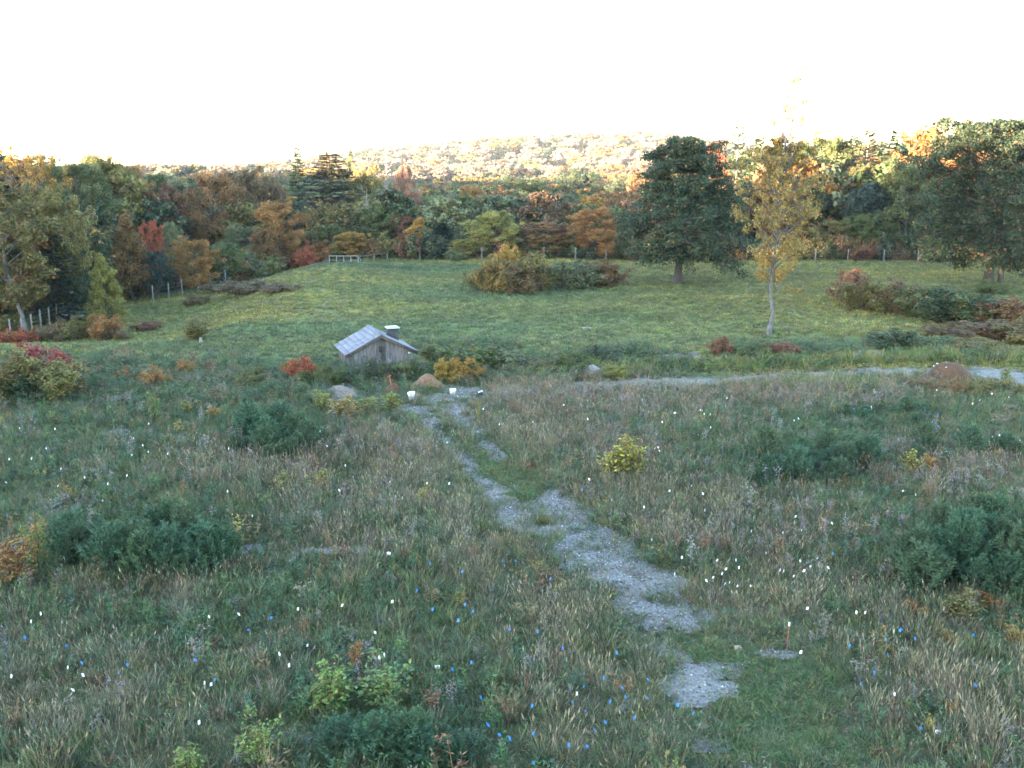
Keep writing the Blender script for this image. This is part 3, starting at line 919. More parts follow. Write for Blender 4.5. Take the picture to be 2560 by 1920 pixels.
def scatter(name, collection, P, rot, scl, idx, col, label, cat='plants'):
    """one object of kind stuff: points with their own turn, size, variant and colour"""
    me = bpy.data.meshes.new(name)
    n = len(P)
    me.vertices.add(n); me.vertices.foreach_set('co', np.asarray(P, np.float32).ravel())
    for an, typ, key, dat in (('rot', 'FLOAT_VECTOR', 'vector', rot), ('scl', 'FLOAT_VECTOR', 'vector', scl), ('idx', 'INT', 'value', idx), ('col', 'FLOAT_COLOR', 'color', col)):
        a = me.attributes.new(an, typ, 'POINT')
        a.data.foreach_set(key, np.asarray(dat, np.int32 if typ == 'INT' else np.float32).ravel())
    o = obj(name, me)
    g = bpy.data.node_groups.new(name + '_nodes', 'GeometryNodeTree')
    g.interface.new_socket('Geometry', in_out='INPUT', socket_type='NodeSocketGeometry')
    g.interface.new_socket('Geometry', in_out='OUTPUT', socket_type='NodeSocketGeometry')
    gi = g.nodes.new('NodeGroupInput'); go = g.nodes.new('NodeGroupOutput')
    ci = g.nodes.new('GeometryNodeCollectionInfo')
    ci.inputs['Collection'].default_value = collection
    ci.inputs['Separate Children'].default_value = True
    ci.inputs['Reset Children'].default_value = True
    ip = g.nodes.new('GeometryNodeInstanceOnPoints')
    ip.inputs['Pick Instance'].default_value = True

    def att(nm, t):
        a = g.nodes.new('GeometryNodeInputNamedAttribute'); a.data_type = t; a.inputs['Name'].default_value = nm
        return a.outputs['Attribute']
    g.links.new(gi.outputs[0], ip.inputs['Points'])
    g.links.new(ci.outputs[0], ip.inputs['Instance'])
    g.links.new(att('idx', 'INT'), ip.inputs['Instance Index'])
    e2r = g.nodes.new('FunctionNodeEulerToRotation')
    g.links.new(att('rot', 'FLOAT_VECTOR'), e2r.inputs[0])
    g.links.new(e2r.outputs[0], ip.inputs['Rotation'])
    g.links.new(att('scl', 'FLOAT_VECTOR'), ip.inputs['Scale'])
    g.links.new(ip.outputs[0], go.inputs[0])
    md = o.modifiers.new('scatter', 'NODES'); md.node_group = g
    return tag(o, label, cat, None, 'stuff')


def palette(rng, n, cols, weights, jitter=.18):
    w = np.asarray(weights, float)
    if w.ndim == 1: w = np.tile(w, (n, 1))
    w = w / w.sum(1, keepdims=True)
    k = (rng.random(n)[:, None] > np.cumsum(w, 1)).sum(1).clip(0, len(cols) - 1)
    c = np.array([tuple(x) + ((1.,) if len(x) == 3 else ()) for x in cols])[k]
    f = 1 + rng.normal(size=(n, 1)) * jitter
    c[:, :3] = np.clip(c[:, :3] * f * (1 + rng.normal(size=(n, 3)) * jitter * .3), .004, .9)
    return c


# woods behind the edge, the far hill and the unseen ridge added to block the low sun
wood_meshes = []
def tree_joined(W, L, bark=BARK, leafm=SCLEAF):
    M = MB()
    for f, m in W.f: M.f.append((f, 0))
    M.v += W.v; M.t += W.t; M.n = W.n
    for f, m in L.f: M.f.append((f + W.n, 1))
    M.v += L.v; M.t += L.t; M.n += L.n
    return M.build('woodland_tree', [bark, leafm])
for k in range(5):
    wood_meshes.append(tree_joined(*broadleaf(300 + k, 10, 3.6, .16, ['round', 'oval', 'dome', 'round', 'oval'][k], 26, .92, 24, .36, tips=3, flat=.85)))
wood_meshes.append(tree_joined(*conifer(310, 12, 2.6, .06, .55, .2, per=9, spray=.75, width=.22)))
wood_meshes.append(tree_joined(*conifer(311, 13, 2.6, .3, .8, .0, per=11, spray=.8, width=.25, power=.5, upturn=.1)))
WOODC = proto_collection('woodland_tree', wood_meshes)
WPAL = [C['green'], C['dark'], C['olive'], C['orange'], C['rust'], C['brown'], C['redbrown'], C['gold'], C['greyg'], (.22, .175, .125, 1.), (.19, .165, .11, 1.), (.25, .16, .12, 1.)]  # last three: pale hill leaves, bleaching by the sun put into their colour
WWT = [3.2, 1.6, 2.6, 1.6, 1.5, 1.2, .6, 1.1, 2.0, 0, 0, 0]


def wood_points(rng, x0, x1, y0, y1, cell):
    xs = np.arange(x0, x1, cell); ys = np.arange(y0, y1, cell)
    X, Y = np.meshgrid(xs, ys)
    X = X.ravel() + rng.uniform(-.45, .45, X.size) * cell; Y = Y.ravel() + rng.uniform(-.45, .45, Y.size) * cell
    return X, Y


def wood(name, X, Y, Hm, rng, label, conif=.12, weights=WWT, rr=.36):
    n = len(X)
    Hh = Hm * rng.uniform(.8, 1.2, n)
    idx = np.where(rng.random(n) < conif, rng.integers(5, 7, n), rng.integers(0, 5, n))
    h0 = np.where(idx == 5, 12., np.where(idx == 6, 13., 10.))
    sz = Hh / h0
    sx = np.where(idx < 5, sz * rng.uniform(.85, 1.2, n), sz * rng.uniform(.9, 1.2, n))
    col = palette(rng, n, WPAL, weights, .15)
    col[idx >= 5] = np.array(C['pine'] if conif < .3 else (.022, .034, .026, 1.))
    P = np.stack([X, Y, hgt(X, Y) - .2], 1)
    rot = np.stack([np.zeros(n), np.zeros(n), rng.random(n) * 6.28], 1)
    return scatter(name, WOODC, P, rot, np.stack([sx, sx, sz], 1), idx, col, label, 'woods')


rng = np.random.default_rng(41)
X, Y = wood_points(rng, -330, 330, 116, 480, 6.2)
side = np.abs(X) < .60 * Y + 22
u_, v_ = project(X, Y, hgt(X, Y) + 8)
ok = side & (Y > 118 + 6 * vnoise(X / 15, Y / 15, 3)) & (hgt(X, Y) < 9)
X, Y, u_ = X[ok], Y[ok], u_[ok]
# taller towards both sides, lower in the valley
tall = np.clip(np.maximum(sstep(560, 120, u_), sstep(1700, 1950, u_)), 0, 1)
lim = 9.0 + 4.6 * tall * sstep(420, 180, Y)
wood('valley_woods', X, Y, lim, rng, 'mixed autumn woods filling the valley behind the pasture')
rng = np.random.default_rng(42)
# left woods in front of y = 118 along the dropping edge
X, Y = wood_points(rng, -85, -20, 78, 118, 4.6)
ok = (X < -.40 * Y - 4 - 0.0 * Y) & (X > -.66 * Y - 12)
edge = X < -38 - (Y - 84) * .02 + np.where(Y > 100, 12 * sstep(100, 118, Y), 0)
X, Y = X[ok & edge], Y[ok & edge]
wood('left_woods', X, Y, 8.5, rng, 'shaded woods behind the left pasture fence', .15, [3, 3, 1.6, .5, 1, 1, .4, .3, 1, 0, 0, 0])
rng = np.random.default_rng(43)
X, Y = wood_points(rng, -640, 640, 470, 1060, 9.0)
ok = np.abs(X) < .6 * Y + 20
wood('hill_woods', X[ok], Y[ok], 12.5, rng, 'sunlit autumn woods covering the far hill', .34, [.5, .7, .6, .4, .3, .3, .2, .4, 1, 3, 3, 2])
rng = np.random.default_rng(44)  # unseen trees on the added ridge, raising its shadow over the field
q, t = np.meshgrid(np.arange(-160, 560, 5.5), np.arange(192, 240, 6.0))
q = q.ravel() + rng.uniform(-2.5, 2.5, q.size); t = t.ravel() + rng.uniform(-2.5, 2.5, t.size)
X = SUN_DIR[0] * t + SUN_DIR[1] * q; Y = SUN_DIR[1] * t - SUN_DIR[0] * q
wood('ridge_woods', X, Y, 9.6, rng, 'woods on the ridge towards the setting sun')

rng = np.random.default_rng(45)
und = []
for k in range(3):
    und.append(tree_joined(*shrub(320 + k, 1, .75, 12, .06, 42, .17)))
UNDC = proto_collection('understory', und)
n = 420
x = rng.uniform(-62, 66, n); y = rng.uniform(111.8, 121, n)
ok = (np.abs(x) < .57 * y + 4)
x, y = x[ok], y[ok]
x2 = rng.uniform(-48, -27, 120); y2 = 76 + (x2 + 46) * 1.35 + rng.uniform(4, 12, 120)
x = np.concatenate([x, x2]); y = np.concatenate([y, y2]); n = len(x)
sz = rng.uniform(1.2, 3.4, n); sx = sz * rng.uniform(.8, 1.2, n)
scatter('understory', UNDC, np.stack([x, y, hgt(x, y) - .1], 1), np.stack([np.zeros(n), np.zeros(n), rng.random(n) * 6.28], 1), np.stack([sx, sx, sz], 1), rng.integers(0, 3, n),
        palette(rng, n, WPAL[:9], [2.5, 2, 2.2, 1, 1.4, 1.6, .8, .9, 1.6], .15), 'leafy undergrowth along the edge of the woods', 'undergrowth')

# ------------------------------------------------------------------ meadow: tufts, stalks and herbs
def tuft(seed, n, h0, h1, spread, width, lean=.35, heads=0, two=True):
    rng = np.random.default_rng(seed)
    M = MB()
    ang = rng.random(n) * 6.28; r = spread * np.sqrt(rng.random(n))
    base = np.stack([np.cos(ang) * r, np.sin(ang) * r, np.zeros(n)], 1)
    h = rng.uniform(h0, h1, n)
    out = np.stack([np.cos(ang), np.sin(ang), np.zeros(n)], 1) * (lean * rng.random(n))[:, None] + rng.normal(size=(n, 3)) * lean * .35
    out[:, 2] = 1; out /= np.linalg.norm(out, axis=1, keepdims=True)
    side = np.cross(out, rng.normal(size=(n, 3))); side /= np.linalg.norm(side, axis=1, keepdims=True)
    t = rng.random(n)
    a = out * (h * (.33 if two else .5))[:, None]
    M.diamonds(base + a, a, side * width, 0, t)
    tip = base + a * 2
    if two:
        o2 = out + np.stack([np.cos(ang), np.sin(ang), -.35 * np.ones(n)], 1) * (lean * 1.1 * rng.random(n))[:, None]
        o2 /= np.linalg.norm(o2, axis=1, keepdims=True)
        a2 = o2 * (h * .26)[:, None]
        M.diamonds(base + a * 1.7 + a2, a2, side * width * .85, 0, t)
        tip = base + a * 1.7 + a2 * 2
    if heads:
        k = rng.random(n) < heads
        d = out[k]
        M.diamonds(tip[k] - d * .03, d * .06, side[k] * .011, 0, np.clip(t[k] + .2, 0, 1))
    return M.build('tuft', [SCGRASS])


def herb(seed, stems, h0, h1, leaf, per, spread=.14, plume=0, width=.3, lean=.25):
    """leafy forb; plume > 0 adds a feathery seed head"""
    rng = np.random.default_rng(seed)
    M = MB()
    for i in range(stems):
        ang = rng.random() * 6.28
        b = np.array([math.cos(ang), math.sin(ang), 0]) * spread * rng.random()
        h = rng.uniform(h0, h1)
        d = np.array([math.cos(ang) * lean * rng.random(), math.sin(ang) * lean * rng.random(), 1.0])
        e = b + d * h
        M.diamonds(((b + e) / 2)[None], ((e - b) / 2)[None], np.array([[.005, .003, 0]]), 0, np.array([.25]))
        q = rng.uniform(.15, 1, per)
        c = b + d * h * q[:, None]
        an = rng.random(per) * 6.28
        a = np.stack([np.cos(an), np.sin(an), rng.uniform(-.1, .7, per)], 1); a /= np.linalg.norm(a, axis=1, keepdims=True)
        l_ = leaf * rng.uniform(.6, 1.2, per) * (1.15 - .5 * q)
        bb = np.cross(a, np.array([0, 0, 1.]) + rng.normal(size=(per, 3)) * .4); bb /= np.linalg.norm(bb, axis=1, keepdims=True)
        M.diamonds(c + a * (l_ * .5)[:, None], a * (l_ * .5)[:, None], bb * (l_ * width * .5)[:, None], 0, rng.random(per) * .8, .3)
        if plume:
            m = plume
            c = e + rng.normal(size=(m, 3)) * np.array([.045, .045, .06]) - np.array([0, 0, .03])
            a = rng.normal(size=(m, 3)); a /= np.linalg.norm(a, axis=1, keepdims=True)
            bb = np.cross(a, rng.normal(size=(m, 3))); bb /= np.linalg.norm(bb, axis=1, keepdims=True)
            M.diamonds(c, a * .022, bb * .012, 0, .35 + .3 * rng.random(m))
    return M.build('herb', [SCGRASS])


GRASS = proto_collection('grass_tuft', [tuft(400 + k, 20, .26, .5, .10, .0065, .55) for k in range(4)])
LOWG = proto_collection('low_grass', [tuft(410 + k, 24, .10, .24, .16, .007, .9) for k in range(4)])
DRY = proto_collection('dry_stalk', [tuft(420 + k, 17, .35, .72, .13, .0030, .34, heads=.4) for k in range(4)])
HERB = proto_collection('meadow_herb', [herb(430 + k, 4, .3, .55, .09, 17) for k in range(3)] + [herb(433 + k, 3, .4, .65, .075, 16, plume=14) for k in range(2)]
                        + [herb(436 + k, 6, .10, .24, .085, 7, .2, width=.55, lean=.7) for k in range(3)])
TURF = proto_collection('pasture_tuft', [tuft(450 + k, 26, .07, .2, .2, .014, .9, two=False) for k in range(3)] + [herb(455 + k, 7, .07, .17, .10, 7, .24, width=.6, lean=.8) for k in range(2)])
BANK = proto_collection('bank_weed', [herb(460 + k, 6, .45, .95, .16, 22, .3, width=.36, lean=.4) for k in range(3)] + [herb(464, 6, .5, .9, .13, 18, .3, plume=20, width=.34)])


def field_pts(rng, y0, y1, dens, pad=3., wide=.57):
    """random points in the part of the field the picture can see, dens per square metre"""
    n = int(dens * wide * (y1 * y1 - y0 * y0) + dens * 2 * pad * (y1 - y0))
    y = np.sqrt(rng.uniform(y0 * y0, y1 * y1, n))
    x = rng.uniform(-1, 1, n) * (wide * y + pad)
    z = hgt(x, y)
    u, v = project(x, y, z)
    return x, y, z, u, v


def zones(u, v, L):
    """soft weight 0..1 of a list of (u, v, ru, rv) patches"""
    m = np.zeros(np.shape(u))
    for (a, b, c, d) in L:
        m = np.maximum(m, np.exp(-((u - a) / c) ** 2 - ((v - b) / d) ** 2))
    return m


DRYZ = [(1040, 1240, 130, 110), (1180, 1400, 110, 110), (1330, 1060, 110, 60), (1700, 1330, 90, 60), (1120, 1310, 150, 120), (1010, 1180, 170, 80), (1300, 1110, 130, 70), (1480, 1020, 250, 50), (1600, 1250, 260, 70), (1960, 1510, 260, 100),
        (2450, 1800, 300, 170), (1720, 1840, 230, 90), (1390, 1780, 160, 160), (1430, 1560, 130, 110), (180, 1750, 330, 160), (850, 1330, 180, 90),
        (2300, 1640, 200, 120), (700, 1650, 120, 60), (1900, 1000, 330, 40), (2380, 1160, 200, 60), (620, 1200, 260, 70), (400, 1480, 240, 60)]
MOWN = [(1880, 1800, 190, 150), (1800, 1660, 130, 50), (2060, 1890, 130, 60), (2000, 1720, 150, 80), (1700, 1630, 110, 30), (1230, 1190, 90, 60), (1290, 1235, 90, 30), (1950, 1880, 200, 80)]
LUSH = [(640, 1080, 180, 90), (2150, 1150, 330, 130), (2350, 1420, 260, 160), (380, 1330, 260, 120), (330, 1600, 260, 60), (960, 1780, 300, 120), (620, 1560, 260, 110), (250, 1120, 260, 60), (1950, 1170, 160, 80)]
BROWNZ = [(1450, 1005, 330, 40), (950, 1130, 160, 60), (700, 1150, 200, 50), (2350, 1190, 240, 60), (1900, 1330, 240, 60), (1500, 1130, 150, 50), (2000, 990, 300, 25)]


_prng = np.random.default_rng(999)


def clear_of_path(x, y, u, v, lim=.02, soft=.38):
    """plants thin out gradually over the worn ground"""
    return (blob_mask(u, v, PATH_BLOBS) + .6 * fbm(x / .9, y / .9, 1, 4) + .30 * vnoise(x * 3.1, y * 3.1, 3)) < lim + soft * _prng.random(np.shape(x)) ** 2 - .06


def clear_of_track(x, y, u, v):
    return (blob_mask(u, v, TRACK_BLOBS) + .5 * fbm(x / .9, y / .9, 4, 4) + .3 * vnoise(x * 3.1, y * 3.1, 6)) < .35 * _prng.random(np.shape(x)) ** 2 - .06


SHED_XY = hit(954, 926)
KEEP_OUT = [(SHED_XY[0] + .3, SHED_XY[1] + 1.4, 2.6)]


def free(x, y):
    k = np.ones(np.shape(x), bool)
    for (a, b, r) in KEEP_OUT: k &= (x - a) ** 2 + (y - b) ** 2 > r * r
    return k


# places of the marker flags (picture positions of the flag itself)
def zl(ox, oy, s, pts): return [(ox + a / s, oy + b / s) for a, b in pts]
WHITE_FLAGS = (
    zl(0, 800, 2.9625, [(165, 792), (425, 806), (1080, 760), (1008, 872), (315, 935), (965, 990), (1100, 966), (1055, 937), (1235, 988), (40, 1030), (240, 1030), (85, 1185), (430, 1100), (645, 1160), (890, 1155), (785, 1222), (392, 1230), (1645, 1270), (750, 1320), (1832, 1435), (1668, 958)])
    + zl(0, 1360, 2.9625, [(520, 110), (170, 530), (320, 522), (510, 925), (632, 995), (590, 1080), (1492, 1060), (1570, 1058), (1490, 1340), (12, 1000), (1808, 508), (1605, 520)])
    + zl(640, 1360, 2.9625, [(592, 458), (1007, 425), (876, 630), (376, 738), (150, 815), (905, 803), (890, 862), (880, 988), (268, 922), (300, 480)])
    + zl(1280, 1360, 2.9625, [(1197, 227), (1440, 228), (1510, 213), (1555, 175), (1470, 297), (1525, 285), (1595, 250), (1620, 290), (1768, 275), (1450, 103), (1290, 100), (1668, 128), (1700, 175), (465, 1150)])
    + zl(1920, 1360, 2.9625, [(5, 60), (247, 125), (315, 95), (285, 180), (235, 215), (107, 202), (68, 213), (468, 175), (168, 242), (265, 492), (725, 503), (618, 510), (232, 820)])
    + zl(1280, 800, 2.9625, [(983, 590), (375, 620), (585, 730), (155, 745), (1200, 685), (1215, 683), (1385, 667), (1405, 670), (1440, 700), (1470, 698), (1590, 630), (1600, 582), (1480, 793), (1118, 755), (1075, 945), (1105, 963), (1035, 937), (572, 1180), (735, 1330), (1100, 1160), (1130, 1258), (1415, 1415), (1415, 1290), (1320, 1220), (1018, 1625), (1010, 1385), (1765, 1570)])
    + zl(1920, 800, 2.9625, [(207, 720), (197, 750), (793, 660), (752, 635), (1025, 600), (1255, 558), (1220, 512), (1508, 618), (1545, 587), (1660, 545), (1797, 567), (1120, 865), (450, 857), (485, 850), (1843, 873), (1857, 900), (1665, 850), (1735, 857), (1645, 915), (1127, 1275), (995, 1255), (178, 1455), (488, 1493), (257, 1555), (103, 1580), (1478, 1387), (1510, 1390)])
    + zl(640, 760, 3.456, [(550, 1090), (650, 1225), (748, 1397), (760, 1605), (1962, 915), (2100, 1027), (1588, 1180), (1670, 1550), (1157, 1513), (1460, 1540)]))
BLUE_FLAGS = (
    zl(0, 800, 2.9625, [(528, 1303), (450, 1545), (55, 1450)])
    + zl(0, 1360, 2.9625, [(160, 703), (540, 745), (580, 860), (865, 960), (1497, 1007), (1813, 603), (1035, 855), (1515, 850)])
    + zl(640, 1360, 2.9625, [(88, 542), (1345, 138), (1505, 205), (1478, 582), (1612, 495), (1548, 480), (1317, 500), (1445, 925), (1598, 915), (1668, 1157), (1745, 1360), (1870, 1390), (1880, 1445), (1818, 115), (1130, 350)])
    + zl(1280, 1360, 2.9625, [(35, 628), (262, 635), (380, 780), (758, 810), (670, 1018), (512, 1058), (867, 1060), (1054, 1020), (410, 1163), (680, 1158), (157, 1228), (512, 1238), (598, 1310), (675, 1332), (923, 1328), (107, 1410), (650, 1462), (418, 1490), (155, 1617), (1200, 1212), (1272, 1265), (1063, 1110), (910, 1145), (55, 105), (225, 235)])
    + zl(1920, 1360, 2.9625, [(457, 80), (612, 748), (820, 980), (1030, 630), (880, 722), (990, 660), (1105, 718), (1590, 662), (687, 1028), (1522, 1048), (1670, 1155), (1165, 1325), (880, 830)])
    + zl(1280, 800, 2.9625, [(503, 1245), (1452, 1380), (1243, 1393), (625, 1210)])
    + zl(1920, 800, 2.9625, [(645, 657), (1230, 757), (1255, 790), (1235, 800), (1445, 830), (1630, 830), (1690, 1445), (1260, 690)]))
FLAG_H = .46
FLAG_POS = [(hit(u, v, FLAG_H), w) for L_, w in ((WHITE_FLAGS, True), (BLUE_FLAGS, False)) for (u, v) in L_]
FP = np.array([p for p, w in FLAG_POS])


def clear_of_flags(x, y, r=.22):
    k = np.ones(len(x), bool)
    for fx, fy in FP: k &= (np.abs(x - fx) > r) | (np.abs(y - fy + .12) > r * 1.25)
    return k


def rots(rng, n, tilt=.12):
    return np.stack([rng.normal(size=n) * tilt, rng.normal(size=n) * tilt, rng.random(n) * 6.28], 1)


G_GREEN = (.088, .128, .050, .92); G_BLUE = (.066, .104, .062, .95); G_OLIVE = (.128, .136, .056, .88); G_PALE = (.165, .158, .105, .85)
D_TAN = (.190, .158, .098, 1.); D_BROWN = (.165, .120, .084, 1.); D_PURPLE = (.165, .134, .112, 1.); D_STRAW = (.215, .185, .125, 1.)
H_DARK = (.046, .090, .036, .96); H_BLUE = (.055, .108, .056, .97); H_MID = (.085, .142, .045, .95); H_RUST = (.24, .105, .055, .8); H_GREY = (.19, .165, .15, 1.); H_GOLD = (.34, .23, .05, .9)

MY0, MY1 = 13., 47.
rng = np.random.default_rng(500)
x, y, z, u, v = field_pts(rng, MY0, MY1, 30)
pn = fbm(x / 2.2, y / 2.2, 2)
ok = (clear_of_path(x, y, u, v, .10) | (rng.random(len(x)) < .14 + .7 * (fbm(x / 1.0, y / 1.0, 6) > .15))) & clear_of_track(x, y, u, v) & free(x, y)
x, y, z, u, v, pn = x[ok], y[ok], z[ok], u[ok], v[ok], pn[ok]
n = len(x); dz_ = zones(u, v, DRYZ); mo = zones(u, v, MOWN); lu = zones(u, v, LUSH)
wts = np.stack([1 + 1.4 * mo + .6 * lu, .9 + lu + .6 * mo, .8 + pn.clip(0, 1), .35 + .5 * dz_, .5 * dz_ * (1 - mo)], 1)
sc = rng.uniform(.7, 1.3, n)
scatter('low_grass', LOWG, np.stack([x, y, z], 1), rots(rng, n), np.stack([sc, sc, sc * (1 + .3 * lu)], 1), rng.integers(0, 4, n),
        palette(rng, n, [G_GREEN, G_BLUE, G_OLIVE, G_PALE, D_TAN], wts), 'short green grass covering the overgrown meadow', 'grass')

x, y, z, u, v = field_pts(rng, MY0, MY1, 20)
pn = fbm(x / 1.7, y / 1.7, 5)
mo = zones(u, v, MOWN); dz_ = zones(u, v, DRYZ); lu = zones(u, v, LUSH)
ok = clear_of_path(x, y, u, v) & clear_of_track(x, y, u, v) & free(x, y) & (rng.random(len(x)) < .60 + .5 * pn - .8 * mo) & clear_of_flags(x, y, .15)
x, y, z, u, v, dz_, lu, pn = [a[ok] for a in (x, y, z, u, v, dz_, lu, pn)]
n = len(x); sc = rng.uniform(.6, 1.15, n) * (1 + .25 * pn)
wts = np.stack([1 + .6 * lu, .8 + lu, .9 * np.ones(n), .45 + .8 * dz_, .08 + 1.3 * dz_], 1)
scatter('meadow_grass', GRASS, np.stack([x, y, z], 1), rots(rng, n), np.stack([sc, sc, sc], 1), rng.integers(0, 4, n),
        palette(rng, n, [G_GREEN, G_BLUE, G_OLIVE, G_PALE, D_TAN], wts), 'knee high grass of the overgrown meadow', 'grass')

x, y, z, u, v = field_pts(rng, MY0, MY1, 17)
pn = fbm(x / 1.3, y / 1.3, 6)
mo = zones(u, v, MOWN); dz_ = zones(u, v, DRYZ); lu = zones(u, v, LUSH); br = zones(u, v, BROWNZ)
ok = clear_of_path(x, y, u, v) & clear_of_track(x, y, u, v) & free(x, y) & (rng.random(len(x)) < .03 + .78 * dz_ + .5 * br + .5 * pn - 1.2 * mo - .35 * lu) & clear_of_flags(x, y)
x, y, z, u, v, br, dz_ = [a[ok] for a in (x, y, z, u, v, br, dz_)]
n = len(x); sc = rng.uniform(.55, 1.15, n) * (1 + .3 * zones(u, v, [(2450, 1800, 300, 170), (1720, 1860, 230, 80), (1390, 1780, 160, 160)]))
wts = np.stack([1 + .3 * dz_, .7 + 1.5 * br, .6 + .8 * br, .25 * np.ones(n)], 1)
scatter('dry_grass', DRY, np.stack([x, y, z], 1), rots(rng, n, .1), np.stack([sc, sc, sc], 1), rng.integers(0, 4, n),
        palette(rng, n, [D_TAN, D_BROWN, D_PURPLE, D_STRAW], wts), 'tan dry grass stalks standing over the meadow', 'dry grass')

x, y, z, u, v = field_pts(rng, MY0, MY1, 22)
pn = fbm(x / 1.9, y / 1.9, 7)
mo = zones(u, v, MOWN); lu = zones(u, v, LUSH); br = zones(u, v, BROWNZ)
ok = clear_of_path(x, y, u, v) & clear_of_track(x, y, u, v) & free(x, y) & (rng.random(len(x)) < .38 + .8 * pn + .4 * lu + .4 * br - .9 * mo) & clear_of_flags(x, y)
x, y, z, u, v, lu, br = [a[ok] for a in (x, y, z, u, v, lu, br)]
n = len(x); sc = rng.uniform(.55, 1.1, n) + .8 * rng.random(n) ** 6
wts = np.stack([1 + lu, .9 + lu, .9 * np.ones(n), .26 + 2.2 * br, .3 + 1.5 * br, .10 * np.ones(n)], 1)
col = palette(rng, n, [H_DARK, H_BLUE, H_MID, H_RUST, H_GREY, H_GOLD], wts)
idx = rng.choice(8, n, p=[.13, .13, .14, .03, .03, .18, .18, .18])
idx = np.where((np.abs(col[:, 0] - H_GREY[0]) < .06) & (col[:, 2] > .085), rng.integers(3, 5, n), np.where((idx > 2) & (idx < 5), 0, idx))
scatter('meadow_herbs', HERB, np.stack([x, y, z], 1), rots(rng, n), np.stack([sc, sc, sc], 1), idx, col, 'leafy goldenrod and other herbs among the meadow grass', 'herbs')

rng = np.random.default_rng(503)
x, y, z, u, v = field_pts(rng, MY0, MY1, 1.6)
mo = zones(u, v, MOWN); br = zones(u, v, BROWNZ); lu = zones(u, v, LUSH)
ok = clear_of_path(x, y, u, v, -.1, .1) & clear_of_track(x, y, u, v) & free(x, y) & (rng.random(len(x)) < .5 + .7 * fbm(x / 2.5, y / 2.5, 4) - 1.0 * mo) & clear_of_flags(x, y, .3)
x, y, z, br, lu = [a[ok] for a in (x, y, z, br, lu)]; n = len(x); sc = rng.uniform(.4, .85, n)
scatter('tall_weeds', BANK, np.stack([x, y, z], 1), rots(rng, n), np.stack([sc, sc, sc * rng.uniform(.7, 1.1, n)], 1), rng.integers(0, 4, n),
        palette(rng, n, [H_DARK, H_MID, H_BLUE, (.13, .15, .05, .85), H_RUST, (.20, .13, .06, .8), H_GOLD],
                np.stack([1 + lu, .8 + 0 * br, 1 + lu, .7 + 0 * br, .35 + 1.2 * br, .45 + br, .22 + 0 * br], 1)), 'taller leafy weeds dotted over the meadow', 'weeds')

# short green grass of the mown strip at the lower end of the path
rng = np.random.default_rng(505)
x, y, z, u, v = field_pts(rng, MY0, 34, 90)
mo = zones(u, v, MOWN)
ok = (rng.random(len(x)) < 1.3 * mo - .3) & clear_of_path(x, y, u, v)
x, y, z = x[ok], y[ok], z[ok]; n = len(x); sc = rng.uniform(.5, .95, n)
scatter('mown_grass', LOWG, np.stack([x, y, z], 1), rots(rng, n), np.stack([sc, sc, sc * .8], 1), rng.integers(0, 4, n),
        palette(rng, n, [(.095, .165, .055, .97), (.075, .135, .055, .97), (.13, .19, .06, .95), (.17, .16, .10, 1.)], [1.2, 1, .7, .25], .14), 'short green grass of the mown strip at the lower right', 'grass')

# pasture turf
rng = np.random.default_rng(510)
x, y, z, u, v = field_pts(rng, 46, 116, 9.5)
ok = clear_of_track(x, y, u, v) & free(x, y) & ~((x < -40) & (y > 80)) & clear_of_path(x, y, u, v)
x, y, z = x[ok], y[ok], z[ok]; n = len(x)
pn = fbm(x / 9, y / 6, 0); p2 = fbm(x / 3.5, y / 2.2, 3)
sc = rng.uniform(.75, 1.35, n) * (1 + .35 * p2)
p4 = fbm(x / 14, y / 4.5, 5)
wts = np.stack([1.1 * np.ones(n), .35 + 3.0 * np.clip(pn, 0, 1), .5 + 1.6 * (p2 < -.12) + 1.5 * np.clip(p4, 0, 1), .16 + 2.4 * np.clip(-p4 - .12, 0, 1) + 1.2 * np.clip(-p2 - .15, 0, 1), .10 + 1.6 * np.clip(pn - .2, 0, 1)], 1)
pcol = palette(rng, n, [(.136, .156, .056, .93), (.215, .222, .066, .92), (.100, .118, .050, .93), (.20, .165, .095, .9), (.27, .26, .09, .9)], wts, .14)
p5 = fbm(x / 22, y / 9, 6); p6 = fbm(x / 6, y / 2.0, 1)
pcol[:, 0] *= 1 + .9 * np.clip(p5, -.4, .6) + .35 * p6; pcol[:, 1] *= 1 + .45 * np.clip(p5, -.4, .6) + .35 * p6; pcol[:, 2] *= 1 + .35 * p6
pcol = np.clip(pcol, .01, 1)
scatter('pasture_grass', TURF, np.stack([x, y, z - .01], 1), rots(rng, n), np.stack([sc, sc, sc], 1), rng.integers(0, 5, n), pcol,
        'green pasture grass with clover and weeds', 'grass')

# long yellowish grass along the verges of the track
rng = np.random.default_rng(515)
x, y, z, u, v = field_pts(rng, 36, 56, 14)
vz = zones(u, v, [(1560, 925, 120, 12), (1820, 918, 220, 11), (2080, 908, 220, 11), (2330, 900, 180, 11), (2520, 905, 140, 14), (2060, 972, 150, 10), (1900, 980, 120, 8), (1330, 945, 70, 10), (780, 955, 60, 14)])
ok = (rng.random(len(x)) < 1.2 * vz - .12) & clear_of_track(x, y, u, v) & free(x, y)
x, y, z = x[ok], y[ok], z[ok]; n = len(x); sc = rng.uniform(1.0, 1.8, n)
scatter('verge_grass', GRASS, np.stack([x, y, z], 1), rots(rng, n), np.stack([sc, sc, sc * .9], 1), rng.integers(0, 4, n),
        palette(rng, n, [(.16, .18, .055, .9), (.21, .20, .075, .9), (.10, .15, .05, .95)], [1, .8, .8], .14), 'long yellowish grass along the verges of the track', 'grass')

